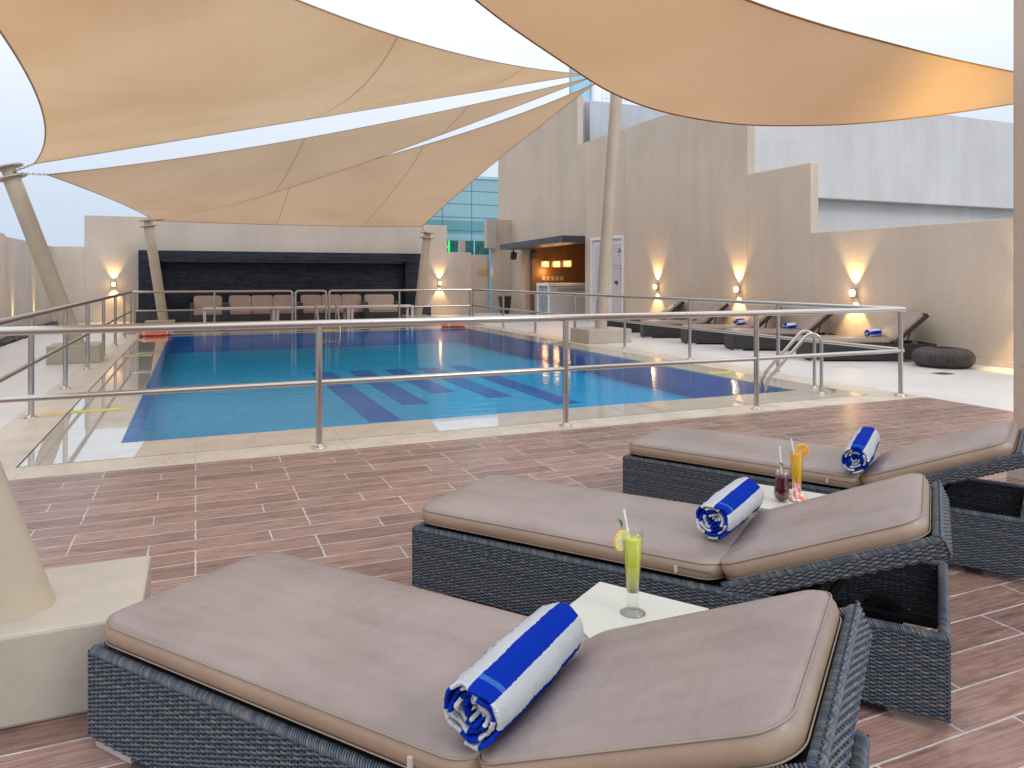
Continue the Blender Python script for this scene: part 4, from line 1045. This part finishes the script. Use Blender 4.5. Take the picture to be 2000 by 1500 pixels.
# ------------------------------------------------------------------ rear sofas and tables
def sofa(label, px0, px1, n, grp, Y=25.55):
    x0, x1 = xonY(px0, Y), xonY(px1, Y); w = x1-x0
    t = thing('outdoor_sofa' if n > 1 else 'outdoor_armchair', label, 'sofa' if n > 1 else 'armchair', ((x0+x1)/2, Y, 0), 0, grp)
    aw = .10; h = w/2
    for s in (-1, 1):
        q = MB(); q.box(min(s*h, s*(h-aw)), -.35, .05, max(s*h, s*(h-aw)), .40, .62); q.build('armrest', M['sofa_frame'], t, .02)
    q = MB(); q.box(-h+aw, -.33, .05, h-aw, .40, .24); q.build('base', M['sofa_frame'], t, .01)
    q = MB(); q.box(-h+aw, .28, .24, h-aw, .40, .66); q.build('back_frame', M['sofa_frame'], t, .01)
    cw = (w-2*aw)/n
    for k in range(n):
        a = -h+aw+k*cw
        q = MB(); q.box(a+.008, -.36, .245, a+cw-.008, .16, .40); q.build('seat_cushion', M['sofa_cushion'], t, .04, seg=3)
        q = MB(); loft(q, [[(p[0], p[2]+.0+.06*(p[1]/.4), p[1]) for p in rrect(cw-.016, .44, .09, yy, 6, a+cw/2, .63)] for yy in (.10, .115, .24, .255)]); q.build('back_cushion', M['sofa_cushion'], t)
    return t
sofa('outdoor armchair at the left end of the seating', 371, 441, 1, 'outdoor seating by the feature wall')
sofa('three seat outdoor sofa left of the rear gap', 441, 583, 3, 'outdoor seating by the feature wall')
sofa('three seat outdoor sofa right of the rear gap', 583, 714, 3, 'outdoor seating by the feature wall')
sofa('outdoor armchair at the right end of the seating', 709.5, 778, 1, 'outdoor seating by the feature wall', 25.2)
for px0, px1, lb in ((396, 536, 'white low table in front of the left armchair'), (537, 680, 'white low table in the middle in front of the sofas'), (681, 803, 'white low table in front of the right armchair')):
    Y = 24.0; x0, x1 = xonY(px0, Y), xonY(px1, Y); w = (x1-x0)/2-.01
    t = thing('low_table', lb, 'table', ((x0+x1)/2, Y, 0), 0, 'white low tables in a row')
    q = MB(); q.box(-w, -.35, .46, w, .35, .53); q.build('top', M['white'], t, .006)
    for sx in (-1, 1):
        for sy in (-1, 1):
            q = MB(); q.box(sx*w-(.08 if sx > 0 else 0), sy*.35-(.08 if sy > 0 else 0), 0, sx*w+(.08 if sx < 0 else 0), sy*.35+(.08 if sy < 0 else 0), .458); q.build('leg', M['white'], t, .004)

# ------------------------------------------------------------------ world, sun, camera
w = bpy.data.worlds.new('World'); sc.world = w; w.use_nodes = True; nt = w.node_tree; nt.nodes.clear()
sky = nd(nt, 'ShaderNodeTexSky'); sky.sky_type = 'NISHITA'; sky.sun_disc = False
SE, SA = math.radians(38), math.radians(150)
sky.sun_elevation = SE; sky.sun_rotation = SA
tc = nd(nt, 'ShaderNodeTexCoord'); sep = nd(nt, 'ShaderNodeSeparateXYZ'); lk(nt, tc.outputs['Generated'], sep.inputs[0])
cloud = ramp(nt, sep.outputs[2], [(0.0, (.60, .72, .90)), (.08, (.68, .79, .95)), (.2, (.90, .97, 1.08)), (.32, (1.15, 1.2, 1.28)), (.6, (1.5, 1.53, 1.60)), (1.0, (1.6, 1.64, 1.72))])
bg1 = nd(nt, 'ShaderNodeBackground'); bg1.inputs[1].default_value = .08; lk(nt, sky.outputs[0], bg1.inputs[0])
bg2 = nd(nt, 'ShaderNodeBackground'); bg2.inputs[1].default_value = 1.0; lk(nt, cloud, bg2.inputs[0])
mx = nd(nt, 'ShaderNodeMixShader'); mx.inputs[0].default_value = .88
lk(nt, bg1.outputs[0], mx.inputs[1]); lk(nt, bg2.outputs[0], mx.inputs[2])
o = nd(nt, 'ShaderNodeOutputWorld'); lk(nt, mx.outputs[0], o.inputs[0])
sl = bpy.data.lights.new('sun', 'SUN'); sl.energy = .7; sl.angle = math.radians(20); sl.color = (1, .96, .9)
so = bpy.data.objects.new('sun', sl); COL.objects.link(so)
sd = V(math.sin(SA)*math.cos(SE), math.cos(SA)*math.cos(SE), math.sin(SE)); so.rotation_euler = (sd).to_track_quat('Z', 'Y').to_euler()
cam = bpy.data.cameras.new('camera'); co = bpy.data.objects.new('camera', cam); COL.objects.link(co)
cam.sensor_width = 36; cam.lens = F_/2000*36; cam.shift_y = -(750-HZ)/2000; cam.clip_start = .05; cam.clip_end = 2000
co.location = (0, 0, H_); co.rotation_euler = (PI/2, 0, -YAW); sc.camera = co
sc.view_settings.view_transform = 'Standard'; sc.view_settings.look = 'None'; sc.view_settings.exposure = 0
sc.render.engine = 'CYCLES'; sc.cycles.use_denoising = True
sc.cycles.max_bounces = 8; sc.cycles.transparent_max_bounces = 12; sc.cycles.sample_clamp_indirect = 4; sc.cycles.caustics_reflective = False
